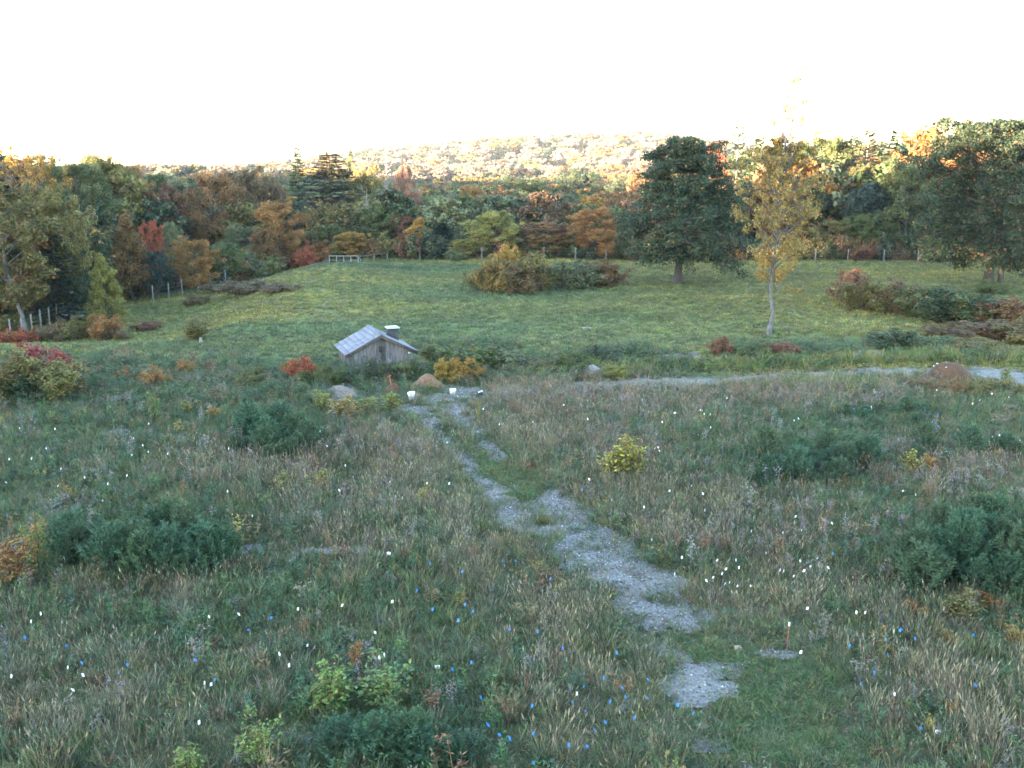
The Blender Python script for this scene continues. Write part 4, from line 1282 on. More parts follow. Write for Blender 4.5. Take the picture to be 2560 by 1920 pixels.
# rank weeds on the bank behind the meadow
rng = np.random.default_rng(520)
x, y, z, u, v = field_pts(rng, 40, 56, 9)
BANKZ = [(420, 990, 330, 42), (780, 960, 140, 45), (230, 960, 260, 60), (80, 960, 120, 60), (1160, 905, 150, 42), (1010, 930, 60, 22), (890, 935, 120, 22), (1350, 920, 140, 26), (1560, 890, 120, 18), (2250, 868, 160, 16),
         (1960, 885, 160, 14), (560, 945, 200, 40), (2420, 900, 160, 14), (1280, 950, 90, 20), (1900, 912, 300, 10), (1640, 922, 120, 12)]
bz = zones(u, v, BANKZ)
ok = (rng.random(len(x)) < 1.25 * bz - .12) & clear_of_track(x, y, u, v) & free(x, y) & clear_of_path(x, y, u, v)
x, y, z, u, v = [a[ok] for a in (x, y, z, u, v)]; n = len(x)
sc = rng.uniform(.55, 1.1, n)
lf = (u < 700).astype(float)
scatter('bank_weeds', BANK, np.stack([x, y, z], 1), rots(rng, n), np.stack([sc, sc, sc * .8], 1), rng.integers(0, 4, n),
        palette(rng, n, [H_DARK, H_MID, (.055, .085, .045, .95), (.09, .10, .04, .85), H_RUST, (.26, .10, .03, .6)],
                np.stack([1.1 * np.ones(n), 1.0 * np.ones(n), 1.2 * np.ones(n), .7 + .4 * lf, .10 + .1 * lf, .03 + .10 * lf], 1)), 'rank green weeds along the bank behind the meadow', 'weeds')

# loose stones and chips on the path and the track
rng = np.random.default_rng(530)
def pebble(seed):
    rg = np.random.default_rng(seed)
    M = MB(); d = rg.uniform(.8, 1.2, 3)
    M.box((0, 0, .2), (1.0 * d[0], .7 * d[1], .45 * d[2]), 0)
    M.v[0] += rg.normal(size=(8, 3)) * .14; M.t[0][:] = .5
    return M.build('pebble', [CHIP])
PEB = proto_collection('pebble', [pebble(k) for k in range(5)])
x, y, z, u, v = field_pts(rng, MY0, MY1, 160, 1.5)
inside = ~clear_of_path(x, y, u, v, .02, 0.)
keep = inside | ((rng.random(len(x)) < .015) & (y < 40) & ~clear_of_path(x, y, u, v, -.25, 0.))
x, y, z = x[keep], y[keep], z[keep]; n = len(x)
sc = .020 + .035 * rng.random(n) ** 4 + .012 * rng.random(n)
scatter('gravel_stones', PEB, np.stack([x, y, z + .032], 1), rots(rng, n, .3), np.stack([sc, sc, sc], 1), rng.integers(0, 5, n),
        palette(rng, n, [(.17, .16, .155), (.26, .25, .245), (.09, .083, .078), (.15, .11, .08), (.52, .51, .50)], [1.2, 1, 1.0, .6, .13], .15), 'loose gravel and chips on the worn path', 'gravel')

# ------------------------------------------------------------------ shed
def build_shed():
    sx, sy = SHED_XY
    e = obj('shed', None, None, (sx, sy, hg(sx, sy) - .15), math.radians(20))
    tag(e, 'small low shed of weathered grey boards with a shingled gable roof', 'shed')
    w, ln_, ev, pk = 3.35, 2.9, 1.12, 1.98          # wall width, depth, eave and peak height
    rg = random.Random(3)

    def plank(x0, x1, y0, y1, z0, zl, zr, along):
        """board with a sloping top; along = 'x' (gable) or 'y' (side)"""
        if along == 'x':
            v = [(x0, y0, z0), (x1, y0, z0), (x1, y0, zr), (x0, y0, zl), (x0, y1, z0), (x1, y1, z0), (x1, y1, zr), (x0, y1, zl)]
        else:
            v = [(x0, y0, z0), (x0, y1, z0), (x0, y1, zr), (x0, y0, zl), (x1, y0, z0), (x1, y1, z0), (x1, y1, zr), (x1, y0, zl)]
        me = mesh('plank', v, [(0, 1, 2, 3), (7, 6, 5, 4), (0, 4, 5, 1), (1, 5, 6, 2), (2, 6, 7, 3), (3, 7, 4, 0)], [PLANKM])
        g = rg.uniform(.55, 1.7)
        obj('plank', me, e, color=(g * rg.uniform(.95, 1.12), g, g * rg.uniform(.9, 1.05), 1))
    def top(x): return pk - .06 - abs(x) / (w / 2) * (pk - ev)
    n = 14
    xs = [-w / 2 + w * i / n for i in range(n + 1)]
    for i in range(n):
        a, b = xs[i] + .008, xs[i + 1] - .008
        d = rg.uniform(-.012, .012)
        if a < 0 < b:
            plank(a, 0, d, d + .03, 0, top(a), top(0), 'x'); plank(.001, b, d, d + .03, 0, top(0), top(b), 'x')
        else:
            plank(a, b, d, d + .03, 0 + rg.uniform(0, .06), top(a), top(b), 'x')
    plank_n = 10
    for i in range(plank_n):
        a, b = .04 + (ln_ - .05) * i / plank_n + .006, .04 + (ln_ - .05) * (i + 1) / plank_n - .006
        d = rg.uniform(-.01, .01)
        plank(-w / 2 + d, -w / 2 + d + .03, a, b, 0, ev - .07, ev - .07, 'y')
        plank(w / 2 - d - .03, w / 2 - d, a, b, 0, ev - .07, ev - .07, 'y')
    for i in range(n):
        a, b = xs[i] + .008, xs[i + 1] - .008
        if not a < 0 < b: plank(a, b, ln_, ln_ + .03, 0, top(a), top(b), 'x')
    # roof deck and shingles on both slopes
    run = w / 2 + .2
    sl = (pk - ev) / (w / 2)
    ang = math.atan(sl)
    slope_len = run / math.cos(ang)
    for sgn in (-1, 1):
        M = MB()
        R_ = np.array([[math.cos(ang), 0, sgn * math.sin(ang) * -1 * -1], [0, 1, 0], [-sgn * math.sin(ang), 0, math.cos(ang)]])
        Rm = np.array(Matrix.Rotation(sgn * ang, 3, 'Y'))
        cx = sgn * run / 2; cz = pk - sl * run / 2
        M.box((cx, ln_ / 2, cz), (slope_len, ln_ + .36, .04), 0, Rm)
        deck = obj('roof_deck', M.build('roof_deck', [PLANKM]), e, color=(.6, .6, .6, 1))
        rows, per = 7, 9
        sh = MB(); sh.box((0, 0, 0), (slope_len / rows * 1.25, (ln_ + .38) / per - .012, .018))
        shm = sh.build('shingle', [SHINGLEM])
        for r_ in range(rows):
            q = (r_ + .5) / rows
            for c_ in range(per):
                yy = -.19 + (ln_ + .38) * (c_ + .5) / per
                px = sgn * run * q; pz = pk - sl * run * q + .042
                o = obj('shingle', shm, deck, (px, yy, pz))
                g = rg.uniform(.8, 1.2)
                o.color = (g, g, g * 1.03, 1)
                o.rotation_euler = (0, sgn * (ang - math.radians(2.6)), 0)
        M = MB()
        M.box((cx, -.16, cz - .07), (slope_len, .03, .12), 0, Rm)
        obj('fascia_board', M.build('fascia_board', [PLANKM]), e, color=(.75, .68, .62, 1))
    M = MB()
    for sgn in (-1, 1):
        M.box((sgn * .07, ln_ / 2, pk + .055), (.15, ln_ + .4, .02), 0, np.array(Matrix.Rotation(sgn * ang, 3, 'Y')))
    obj('ridge_cap', M.build('ridge_cap', [SHINGLEM]), e, color=(.9, .9, .95, 1))
    # tall vent box behind the right slope
    M = MB(); M.box((1.02, 1.75, pk - .45), (.56, .54, .98)); vb = obj('vent_box', M.build('vent_box', [BLACK_PAINT]), e)
    M = MB(); M.box((1.02, 1.75, pk + .07), (.68, .66, .05)); M.box((1.02, 1.75, pk + .11), (.58, .56, .03)); obj('lid', M.build('lid', [GALV]), vb)
    M = MB(); M.box((-.02, -.035, 1.25), (.14, .03, .34)); obj('plank_patch', M.build('plank_patch', [PLANKM]), e, color=(.35, .34, .36, 1))
    M = MB(); M.box((w / 2 - .12, -.03, .95), (.26, .02, .08)); obj('metal_plate', M.build('metal_plate', [GALV]), e)


build_shed()

# ------------------------------------------------------------------ buckets, tray, tools, stones
def bucket(name, u, v, label, tilt, rz, s=1.0):
    bx, by = hit(u, v)
    M = MB()
    k = 18; r0, r1, h = .125 * s, .15 * s, .37 * s
    prof = [(0.001, .012), (r0 - .012, .012), (r1 - .012, h), (r1 + .008, h), (r1 + .008, h - .03), (r1 - .002, h - .035), (r1 - .006, h - .08), (r1 + .004, h - .085), (r1 - .004, h - .11), (r0, 0), (.001, 0)]
    ang = np.arange(k) * 2 * math.pi / k
    vv = np.array([[r * math.cos(a), r * math.sin(a), z] for r, z in prof for a in ang])
    f = [[i * k + j, i * k + (j + 1) % k, (i + 1) * k + (j + 1) % k, (i + 1) * k + j] for i in range(len(prof) - 1) for j in range(k)]
    M.add(vv, f)
    e = obj(name, None, None, (bx, by, hg(bx, by) + .03), 0)
    e.rotation_euler = (tilt[0], tilt[1], rz)
    obj('bucket_body', M.build('bucket_body', [WHITE_PLASTIC], True), e)
    M = MB()
    a = np.linspace(0, math.pi, 13)
    M.tube(np.stack([np.cos(a) * (r1 + .012), -np.sin(a) * .13 - r1 * .2, h - .05 - np.sin(a) * .12], 1), .006, 5)
    obj('handle', M.build('handle', [WIRE]), e)
    return tag(e, label, 'bucket')


bucket('bucket', 1031, 1004, 'white plastic bucket standing tilted beside the path end', (.05, -.14, 0), .3, 1.06)
bucket('bucket', 1132, 989, 'squat white plastic bucket standing at the far end of the path', (0, .04, 0), 1.0, .95).scale = (1.0, 1.0, .72)
KEEP2 = [hit(1031, 1004), hit(1132, 989)]


def rock_mesh(seed, flat=.6, rough=.22, sub=2):
    rg = np.random.default_rng(seed)
    import bmesh
    bm = bmesh.new(); bmesh.ops.create_icosphere(bm, subdivisions=sub, radius=1)
    off = rg.normal(size=(6, 3)); off /= np.linalg.norm(off, axis=1, keepdims=True)
    lev = rg.uniform(.55, .9, 6)
    for vt in bm.verts:
        p = np.array(vt.co)
        for o_, l_ in zip(off, lev):
            dd = p @ o_
            if dd > l_: p = p - o_ * (dd - l_) * .85
        p = p * (1 + rough * .3 * rg.normal())
        vt.co = (p[0], p[1], p[2] * flat)
    me = bpy.data.meshes.new('rock'); bm.to_mesh(me); bm.free()
    me.materials.append(STONE)
    return me


ROCKS = [rock_mesh(k) for k in range(5)]
def rock(u, v, sx, sy, sz, label, tint=(1, 1, 1), k=0, cat='rock', name='boulder', group=None):
    rx, ry = hit(u, v)
    o = obj(name, ROCKS[k % 5], None, (rx, ry, hg(rx, ry) + sz * .25), random.random() * 6, (sx, sy, sz), (*tint, 1))
    return tag(o, label, cat, group)


rock(1480, 938, .62, .45, .62, 'pale grey boulder in the grass just beyond the track end', (1.35, 1.25, 1.25), 0)
rock(1468, 824, .45, .3, .25, 'small flat grey rock out in the open pasture', (1.2, 1.2, 1.3), 1)
rock(1845, 1632, .11, .1, .15, 'round tan stone lying in short grass right of the path', (2.0, 1.6, 1.15), 2, 'stone', 'stone')
rock(1552, 1788, .16, .1, .11, 'pale flat stone among the dry grass near the bottom', (1.7, 1.75, 1.7), 3, 'stone', 'stone')
rock(1755, 1822, .12, .08, .08, 'small pale stone right of the lowest gravel patch', (1.5, 1.5, 1.4), 4, 'stone', 'stone')
rock(1208, 945, .32, .3, .8, 'upright brown grey stump left of the open bank', (.9, .75, .7), 2, 'stump', 'stump')
rock(928, 948, .3, .25, .3, 'grey stone half hidden in bushes below the shed', (1.2, 1.2, 1.3), 3)
rock(165, 790, .8, .5, .45, 'pale grey boulder at the foot of the left woods', (1.3, 1.35, 1.5), 1)
rock(197, 792, .5, .4, .35, 'smaller grey boulder right beside the pale one by the left woods', (1.15, 1.15, 1.25), 0)
for j, (u, v, s_) in enumerate([(1640, 900, .5), (1665, 903, .65), (1690, 898, .6), (1716, 902, .5), (1742, 900, .55), (1768, 903, .4), (1680, 890, .45), (1730, 892, .45)]):
    rock(u, v, s_, s_ * .7, s_ * .6, 'brownish rubble stone in the heap beyond the track, below the oak', (1.0, .88, .82), j, 'stone', 'rubble_stone', 'rubble stones beyond the track')
for j, (u, v, s_) in enumerate([(2140, 892, .4), (2160, 888, .5), (2182, 886, .55), (2200, 890, .4), (2175, 895, .35)]):
    rock(u, v, s_, s_ * .7, s_ * .55, 'grey rubble stone in the heap left of the right bank bushes', (1.05, .95, .98), j + 2, 'stone', 'rubble_stone', 'rubble stones by the right bank')


def mound(name, u, v, rx, ry, h, tint, label, cat, seed=0, chips=0):
    mx, my = hit(u, v)
    nr, na = 14, 40
    vv = []; f = []
    for i in range(nr + 1):
        q = i / nr
        for j in range(na):
            a = j * 2 * math.pi / na
            X_ = math.cos(a) * rx * q; Y_ = math.sin(a) * ry * q
            hh = h * (1 - sstep(0, 1, q ** .9)) * (1 + .25 * float(vnoise(X_ * 1.6 + seed, Y_ * 1.6, 2))) + .05 * float(vnoise(X_ * 6 + seed, Y_ * 6, 3)) * (1 - q)
            vv.append((X_, Y_, hg(mx + X_, my + Y_) - hg(mx, my) + float(hh) - .05 * q + .02))
    for i in range(nr):
        for j in range(na):
            f.append((i * na + j, (i + 1) * na + j, (i + 1) * na + (j + 1) % na, i * na + (j + 1) % na))
    o = obj(name, mesh(name, vv, f, [SOIL], None, None, True), None, (mx, my, hg(mx, my)), 0, None, (*tint, 1))
    tag(o, label, cat)
    rg = random.Random(seed)
    if chips:
        M = MB(); M.box((0, 0, 0), (.11, .06, .025)); cm = M.build('wood_chip', [WHITE_PAINT])
        for _ in range(chips):
            a = rg.random() * 6.28; q = rg.uniform(.1, .8)
            i = int(q * nr); j = int(a / 6.2832 * na)
            p = vv[i * na + j]
            c = obj('wood_chip', cm, o, (p[0], p[1], p[2] + .02)); c.rotation_euler = (rg.uniform(-.4, .4), rg.uniform(-.4, .4), rg.random() * 6)
            c.scale = (rg.uniform(.6, 1.3),) * 3
    return mx, my


mound('soil_mound', 1068, 968, 1.25, .9, .55, (1.5, 1.3, 1.2), 'low bare mound of pale brown soil below the shed', 'mound', 1)
mound('compost_mound', 2370, 958, 2.0, 1.6, 1.0, (.75, .62, .5), 'dark brown compost mound with pale chips beside the track', 'mound', 2, 7)
mound('gravel_mound', 845, 985, 1.4, 1.0, .28, (1.7, 1.9, 2.3), 'low grey gravel mound left of the path end', 'mound', 3)
mound('debris_mound', 985, 985, .9, .6, .35, (.9, .6, .55), 'dark reddish heap of dead brush left of the tilted bucket', 'mound', 4)
# rusty bar stuck in the heap, leaning left
bx, by = hit(987, 984)
M = MB(); M.tube(np.array([[0, 0, -.1], [-.12, .02, .3], [-.25, .03, .78]]), .03, 6); M.tube(np.array([[-.33, .03, .74], [-.15, .03, .80]]), .035, 6)
tag(obj('rusty_bar', M.build('rusty_bar', [RUST]), None, (bx, by, hg(bx, by))), 'rusty bar with crosspiece leaning out of the brush heap', 'bar')
# black tray with a white pipe end
bx, by = hit(1190, 992)
e = obj('black_tray', None, None, (bx, by, hg(bx, by) + .02), .15)
M = MB(); M.box((0, 0, .07), (.55, .3, .03)); M.box((0, -.15, .12), (.55, .025, .12)); M.box((0, .15, .12), (.55, .025, .12)); M.box((-.27, 0, .12), (.025, .275, .12)); M.box((.27, 0, .12), (.025, .275, .12))
obj('tray', M.build('tray', [BLACK_PAINT]), e)
M = MB(); M.tube(np.array([[.1, .0, .17], [.30, .03, .22]]), .035, 8); obj('pipe', M.build('pipe', [WHITE_PLASTIC]), e)
tag(e, 'shallow black tray with a white pipe on it at the path end', 'tray')
# white stump in the pasture
bx, by = hit(502, 856)
M = MB(); M.tube(np.array([[0, 0, -.1], [.01, 0, .2], [.03, 0, .3]]), np.array([.13, .1, .09]), 9)
tag(obj('stump', M.build('stump', [SNAG]), None, (bx, by, hg(bx, by))), 'short whitish stump standing in the left of the pasture', 'stump')

# ------------------------------------------------------------------ gate, rails and fences
gx0, gz0 = at_y(824, 666, 106); gx1, _ = at_y(896, 666, 106)
e = obj('metal_gate', None, None, ((gx0 + gx1) / 2, 106, hg((gx0 + gx1) / 2, 106)), 0)
tag(e, 'silvery tubular farm gate at the back of the pasture', 'gate')
gw = gx1 - gx0
gh = max(.9, at_y(824, 648, 106)[1] - hg((gx0 + gx1) / 2, 106))
for zz in (.12, gh * .5, gh):
    M = MB(); M.tube(np.array([[-gw / 2, 0, zz], [gw / 2, 0, zz]]), .03 if zz != gh * .5 else .015, 6)
    obj('rail', M.build('rail', [GALV]), e)
for i in range(5):
    xx = -gw / 2 + gw * i / 4
    M = MB(); M.tube(np.array([[xx, .01, .1], [xx, .01, gh + .03]]), .03, 6)
    obj('upright', M.build('upright', [GALV]), e)


def rail_fence(pts, label, post_h=1.1, rails=(.95, .5), name='rail_fence'):
    """posts at the points with rails between them"""
    e = obj(name, None, None, (pts[0][0], pts[0][1], hg(*pts[0])))
    tag(e, label, 'fence')
    for (px, py) in pts:
        M = MB(); M.tube(np.array([[0, 0, -.2], [0, 0, post_h]]), .065, 6)
        obj('post', M.build('post', [WOODPOST]), e, (px - pts[0][0], py - pts[0][1], hg(px, py) - hg(*pts[0])))
    for a, b in zip(pts[:-1], pts[1:]):
        for r_ in rails:
            M = MB()
            p0 = np.array([a[0] - pts[0][0], a[1] - pts[0][1] - .08, hg(*a) - hg(*pts[0]) + r_]); p1 = np.array([b[0] - pts[0][0], b[1] - pts[0][1] - .08, hg(*b) - hg(*pts[0]) + r_])
            M.tube(np.array([p0, p1]), .045, 5); obj('rail', M.build('rail', [WOODPOST]), e)
    return e


def ypt(u, Y): return (at_y(u, 655, Y)[0], Y)
rail_fence([ypt(748, 105.5), ypt(786, 105.8), ypt(820, 106)], 'pale low rail fence joining the gate from its left', .85, (.72,))
rail_fence([ypt(900, 106), ypt(935, 108.5), ypt(969, 111)], 'pale sloping rail fence running right from the gate', .85, (.75,))
bx, by = ypt(783, 104.6)
M = MB(); M.box((0, 0, .2), (1.1, .5, .4)); M.box((0, 0, .42), (1.2, .6, .05))
tag(obj('trough', M.build('trough', [WHITE_PAINT]), None, (bx, by, hg(bx, by))), 'small white trough on the grass left of the gate', 'trough')


def wire_fence(us, Y, label, ph=1.55, wires=(.3, .65, 1.0, 1.35), r=.07):
    pts = [ypt(u, Y if np.isscalar(Y) else Y[i]) for i, u in enumerate(us)]
    e = obj('wire_fence', None, None, (pts[0][0], pts[0][1], hg(*pts[0])))
    tag(e, label, 'fence')
    o0 = np.array([pts[0][0], pts[0][1], hg(*pts[0])])
    for (px, py) in pts:
        M = MB(); M.tube(np.array([[0, 0, -.2], [random.uniform(-.04, .04), 0, ph * random.uniform(.93, 1.05)]]), r, 6)
        obj('post', M.build('post', [WOODPOST]), e, tuple(np.array([px, py, hg(px, py)]) - o0))
    for w_ in wires:
        M = MB(); M.tube(np.array([[px, py, hg(px, py) + w_] for px, py in pts]) - o0, .008, 4)
        obj('wire', M.build('wire', [WIRE]), e)


wire_fence([1050, 1126, 1205, 1285, 1360, 1438, 1515], 110.5, 'wire fence with thin pale posts behind the middle thicket')
wire_fence([1960, 2038, 2119, 2209, 2294, 2379, 2465, 2550], 110.5, 'wire fence with pale posts along the right back of the pasture')
wire_fence([375, 415, 450, 490, 522, 560], [88, 89.5, 91, 93, 95, 97], 'wire fence with pale posts behind the left pasture swell')
wire_fence([6, 35, 62, 85, 108, 128, 146, 165, 182], [68, 69.5, 71, 72.5, 74, 75.5, 77, 78.5, 80], 'wire fence with dark wooden posts before the left woods', 1.7, r=.055)

# ------------------------------------------------------------------ stakes and marker flags
def stake(u, vb, vt, label, tag_only=False):
    sx, sy = hit(u, vb)
    _, zt = at_y(u, vt, sy)
    h = zt - hg(sx, sy)
    e = obj('marker_stake', None, None, (sx, sy, hg(sx, sy)))
    M = MB(); M.tube(np.array([[0, 0, -.1], [.02, 0, h * .9]]), 0.008 if not tag_only else .005, 6); obj('rod', M.build('rod', [ORANGE if not tag_only else WOODPOST]), e)
    M = MB()
    if tag_only: M.box((.05, 0, h - .03), (.1, .008, .08))
    else: M.tube(np.array([[.02, 0, h * .88], [.022, 0, h]]), .016, 8)
    obj('cap' if not tag_only else 'tag', M.build('cap', [FLAG_WHITE]), e)
    return tag(e, label, 'stake')


stake(1966, 1630, 1556, 'thin orange stake with white tip right of the path, the farther one')
stake(2228, 1795, 1732, 'thin orange stake with white tip near the lower right dry grass')
stake(1088, 1705, 1664, 'slim stick bearing a square white tag in the lower middle', True)
stake(968, 1418, 1381, 'slim stick bearing a square white tag left of the path', True)
stake(2336, 1850, 1826, 'short stick with a cream tag at the lower right', True)

M = MB()
M.tube(np.array([[0, 0, -.1], [0, 0, FLAG_H + .03]]), .0013, 4, 0)
pts = np.array([[.0, 0, -.035], [.03, .012, -.04], [.065, -.012, -.05], [.095, .008, -.055], [.0, 0, .035], [.03, .012, .032], [.065, -.012, .024], [.095, .008, .015]]) + np.array([0, 0, FLAG_H])
M.add(pts, [[0, 1, 5, 4], [1, 2, 6, 5], [2, 3, 7, 6]], 1)
fw = M.build('pin_flag', [WIRE, FLAG_WHITE]); fb = M.build('pin_flag', [WIRE, FLAG_BLUE])


LANDMARKS = [('the wide left pine clump', 370, 1370), ('the left gravel strip', 740, 1385), ('the pines behind the weeds', 690, 1110),
    ('the tall narrow sapling', 388, 1030), ('the crimson topped bush', 110, 1000), ('the orange left edge sapling', 40, 1400), ('the lime green oak sapling', 815, 1720),
    ('the green oak sapling', 960, 1690), ('the bottom left sapling', 465, 1880), ('the far tagged stick', 968, 1400), ('the near tagged stick', 1088, 1690),
    ('the pale flat stone', 1552, 1788), ('the lowest gravel patch', 1720, 1700), ('the broad gravel patch', 1620, 1440), ('the far end of the path', 1150, 1060), ('the bright yellow green sapling', 1530, 1150),
    ('the small yellow sapling', 2280, 1150), ('the compost mound', 2370, 960), ('the mid right pines', 2030, 1130), ('the big right pine clump', 2400, 1370),
    ('the farther orange stake', 1966, 1600), ('the nearer orange stake', 2228, 1770), ('the right edge golden sapling', 2540, 1600), ('the bend of the track', 2530, 1010),
    ('the red brown sapling', 1365, 1440), ('the lower left corner', 150, 1720), ('the middle bottom edge', 1250, 1860), ('the thin orange sprig', 890, 1600), ('the track', 1850, 1000),
    ('the gravel edge green clump', 1690, 1330), ('the thin right gravel strip', 1860, 1390), ('the bottom edge pines', 1000, 1850), ('the brown weeds', 900, 1180)]
ORD = ['leftmost', 'second from the left', 'third from the left', 'fourth from the left', 'fifth from the left', 'sixth from the left', 'seventh from the left', 'eighth from the left', 'ninth from the left', 'tenth from the left',
       'eleventh from the left', 'twelfth from the left', 'thirteenth from the left', 'fourteenth from the left', 'fifteenth from the left', 'sixteenth from the left', 'seventeenth from the left', 'eighteenth from the left', 'third from the right', 'second from the right', 'rightmost']
near_flags = {}
for ((fx, fy), white) in FLAG_POS:
    u, v = project(fx, fy, hg(fx, fy) + FLAG_H)
    k = min(range(len(LANDMARKS)), key=lambda i: (LANDMARKS[i][1] - u) ** 2 + (1.7 * (LANDMARKS[i][2] - v)) ** 2)
    near_flags.setdefault((k, white), []).append((float(u), fx, fy))
for (k, white), L_ in sorted(near_flags.items()):
    L_.sort()
    for i, (u, fx, fy) in enumerate(L_):
        c_ = 'white' if white else 'blue'
        lab = 'tiny %s marker flag near %s' % (c_, LANDMARKS[k][0]) + ((', ' + (ORD[i] if i < 14 and i < len(L_) - 3 or len(L_) < 6 else ORD[18 + i - len(L_) + 3] if i >= len(L_) - 3 else ORD[min(i, 17)])) if len(L_) > 1 else '')
        o = obj('pin_flag', fw if white else fb, None, (fx, fy, hg(fx, fy)))
        o.rotation_euler = (random.gauss(0, .22), random.gauss(0, .22), random.uniform(-.9, .9) + (math.pi if random.random() < .5 else 0))
        s_ = random.uniform(.36, .56); o.scale = (s_, s_, random.uniform(.9, 1.02))
        tag(o, lab, 'flag', c_ + ' marker flags in the meadow')

# ------------------------------------------------------------------ young pines, saplings and shrubs, one by one
rg = random.Random(77)


def patch_of(name, keys, u, v, ru, rv, count, h, rad, cols, label, cat, group, crown='needles', wood='stem', jitter=.25):
    """count plants inside an elliptical patch of the picture's ground"""
    k = 0
    placed = []
    while k < count:
        a = rg.random() * 6.28; q = math.sqrt(rg.random())
        px, py = hit(u + ru * q * math.cos(a), v + rv * q * math.sin(a))
        k += 1
        s_ = 1 + rg.uniform(-jitter, jitter)
        where = ('left' if math.cos(a) * q < -.33 else 'right' if math.cos(a) * q > .33 else 'middle') + ' ' + ('back' if math.sin(a) * q < 0 else 'front')
        plant(name, rg.choice(keys), px, py, h * s_ * rg.uniform(.6, 1.25), rad * s_, rg.choice(cols), label.replace('young pine in', 'young pine, %s of' % where), cat, group, crown=crown, wood=wood, sink=.02)


YP = ['young_pine%d' % k for k in range(4)]
SP = ['sapling%d' % k for k in range(4)]
SH = ['shrub%d' % k for k in range(5)]
LO = ['low%d' % k for k in range(3)]
for (u, v, ru, rv, n_, h_, r_, lab) in [
    (370, 1415, 205, 60, 40, 1.15, .5, 'young pine in the wide dark clump left of the bare gravel strip'),
    (690, 1130, 115, 38, 24, 1.1, .5, 'young pine in the dark clump between the yellow saplings and the path'),
    (1010, 1905, 180, 45, 20, .62, .38, 'young pine in the clump at the bottom edge left of the path'),
    (2420, 1440, 190, 75, 44, 1.25, .52, 'young pine in the big dark clump at the right edge'),
    (2030, 1190, 150, 50, 24, .95, .45, 'young pine in the dark clump right of the bright yellow sapling'),
    (2420, 1160, 140, 40, 12, .9, .45, 'young pine in the loose patch at the far right of the meadow'),
    (2190, 1060, 160, 30, 10, .8, .4, 'young pine in the loose patch in front of the compost mound'),
]:
    patch_of('pine_sapling', YP, u, v, ru, rv, n_, h_, r_, ['pineb', 'pineb', 'pine', 'pine'], lab, 'young pine', 'pines: ' + lab[18:], jitter=.3)

for (u, vb, vt, wpx, c, lab) in [
    (1530, 1200, 1090, 95, 'lemon', 'bright yellow green sapling with orange lower leaves right of the path'),
    (1585, 1205, 1085, 70, 'lemon', 'slimmer yellow green sapling touching the bright one right of the path'),
    (2275, 1190, 1125, 52, 'lemon', 'small yellow sapling with orange leaves in the right meadow'),
    (2318, 1190, 1130, 34, 'gold', 'tiny golden sapling beside the small yellow one in the right meadow'),
    (388, 1055, 978, 34, 'brightg', 'tall narrow light green sapling on the left before the bank'),
    (140, 1065, 1020, 30, 'brightg', 'little light green sapling left of the tall narrow one'),
    (805, 1030, 970, 40, 'yellowgreen', 'slender yellow green sapling at the left end of the row by the buckets'),
    (865, 1045, 992, 74, 'gold', 'orange yellow sapling in the row left of the buckets'),
    (915, 1040, 990, 60, 'yellowgreen', 'yellowing sapling in the middle of the row left of the buckets'),
    (985, 1035, 978, 60, 'yellowgreen', 'light green sapling at the right end of the row, next to the tilted bucket'),
    (470, 1040, 998, 40, 'yellowgreen', 'small yellowish sapling right of the tall narrow green one'),
    (545, 1048, 1010, 50, 'gold', 'small golden sapling before the bank, left of the dark pine clump'),
    (40, 1470, 1325, 110, 'orange', 'orange and yellow sapling at the left edge of the meadow'),
    (95, 1430, 1300, 70, 'yellowgreen', 'yellow green sapling behind the orange one at the left edge'),
    (815, 1790, 1655, 120, 'limey', 'leafy lime green oak sapling low in the left middle'),
    (960, 1780, 1650, 130, 'brightg', 'leafy green oak sapling right of the lime green one'),
    (650, 1935, 1790, 110, 'limey', 'lime green sapling near the bottom, left of the pine clump'),
    (465, 1960, 1872, 90, 'limey', 'lime green sapling cut by the bottom edge'),
    (2130, 1000, 955, 36, 'yellowgreen', 'small olive sapling before the compost mound'),
    (2510, 960, 908, 30, 'limey', 'narrow light green sapling at the bend of the track on the right'),
    (2225, 1660, 1600, 50, 'olive', 'thin olive sapling in the lower right weeds'),
    (2390, 1570, 1455, 90, 'olive', 'olive goldenrod clump rising before the big right pine clump'),
    (2480, 1530, 1480, 70, 'orange', 'orange leaved sapling at the foot of the big right pine clump'),
    (2290, 1550, 1500, 60, 'orange', 'rusty orange sapling left of the foot of the right pine clump'),
    (2380, 1625, 1580, 60, 'gold', 'small golden orange sapling in the lower right dry grass'),
    (2540, 1620, 1560, 60, 'gold', 'golden sapling at the right edge below the pines'),
    (2375, 1790, 1745, 44, 'gold', 'tiny golden sapling low in the right dry grass'),
    (1365, 1460, 1420, 50, 'redbrown', 'low red brown sapling left of the broad gravel patch'),
    (1660, 1420, 1375, 60, 'green', 'low green clump at the right edge of the gravel'),
    (890, 1690, 1600, 40, 'orange', 'thin orange leaved sprig above the oak saplings'),
    (800, 1230, 1170, 60, 'yellowgreen', 'yellowing sapling in the brown weeds left of the path'),
    (700, 1240, 1180, 60, 'olive', 'olive sapling in the brown weeds behind the left pine clump'),
]:
    sx, sy = hit(u, vb)
    _, zt = at_y(u, vt, sy)
    plant('sapling', rg.choice(SP), sx, sy, max(.3, zt - hg(sx, sy)), wpx / 2 / F * sy * 1.15, c, lab, 'sapling', 'saplings in the meadow', crown='leaves', wood='stem', sink=.02)


def bush_px(u, vb, vt, wpx, c, lab, keys=SH, group=None, name='shrub', cat='shrub'):
    sx, sy = hit(u, vb)
    _, zt = at_y(u, vt, sy)
    plant(name, rg.choice(keys), sx, sy, max(.3, zt - hg(sx, sy)), wpx / 2 / F * sy * 1.05, c, lab, cat, group, crown='leaves', wood='stems', sink=.03)


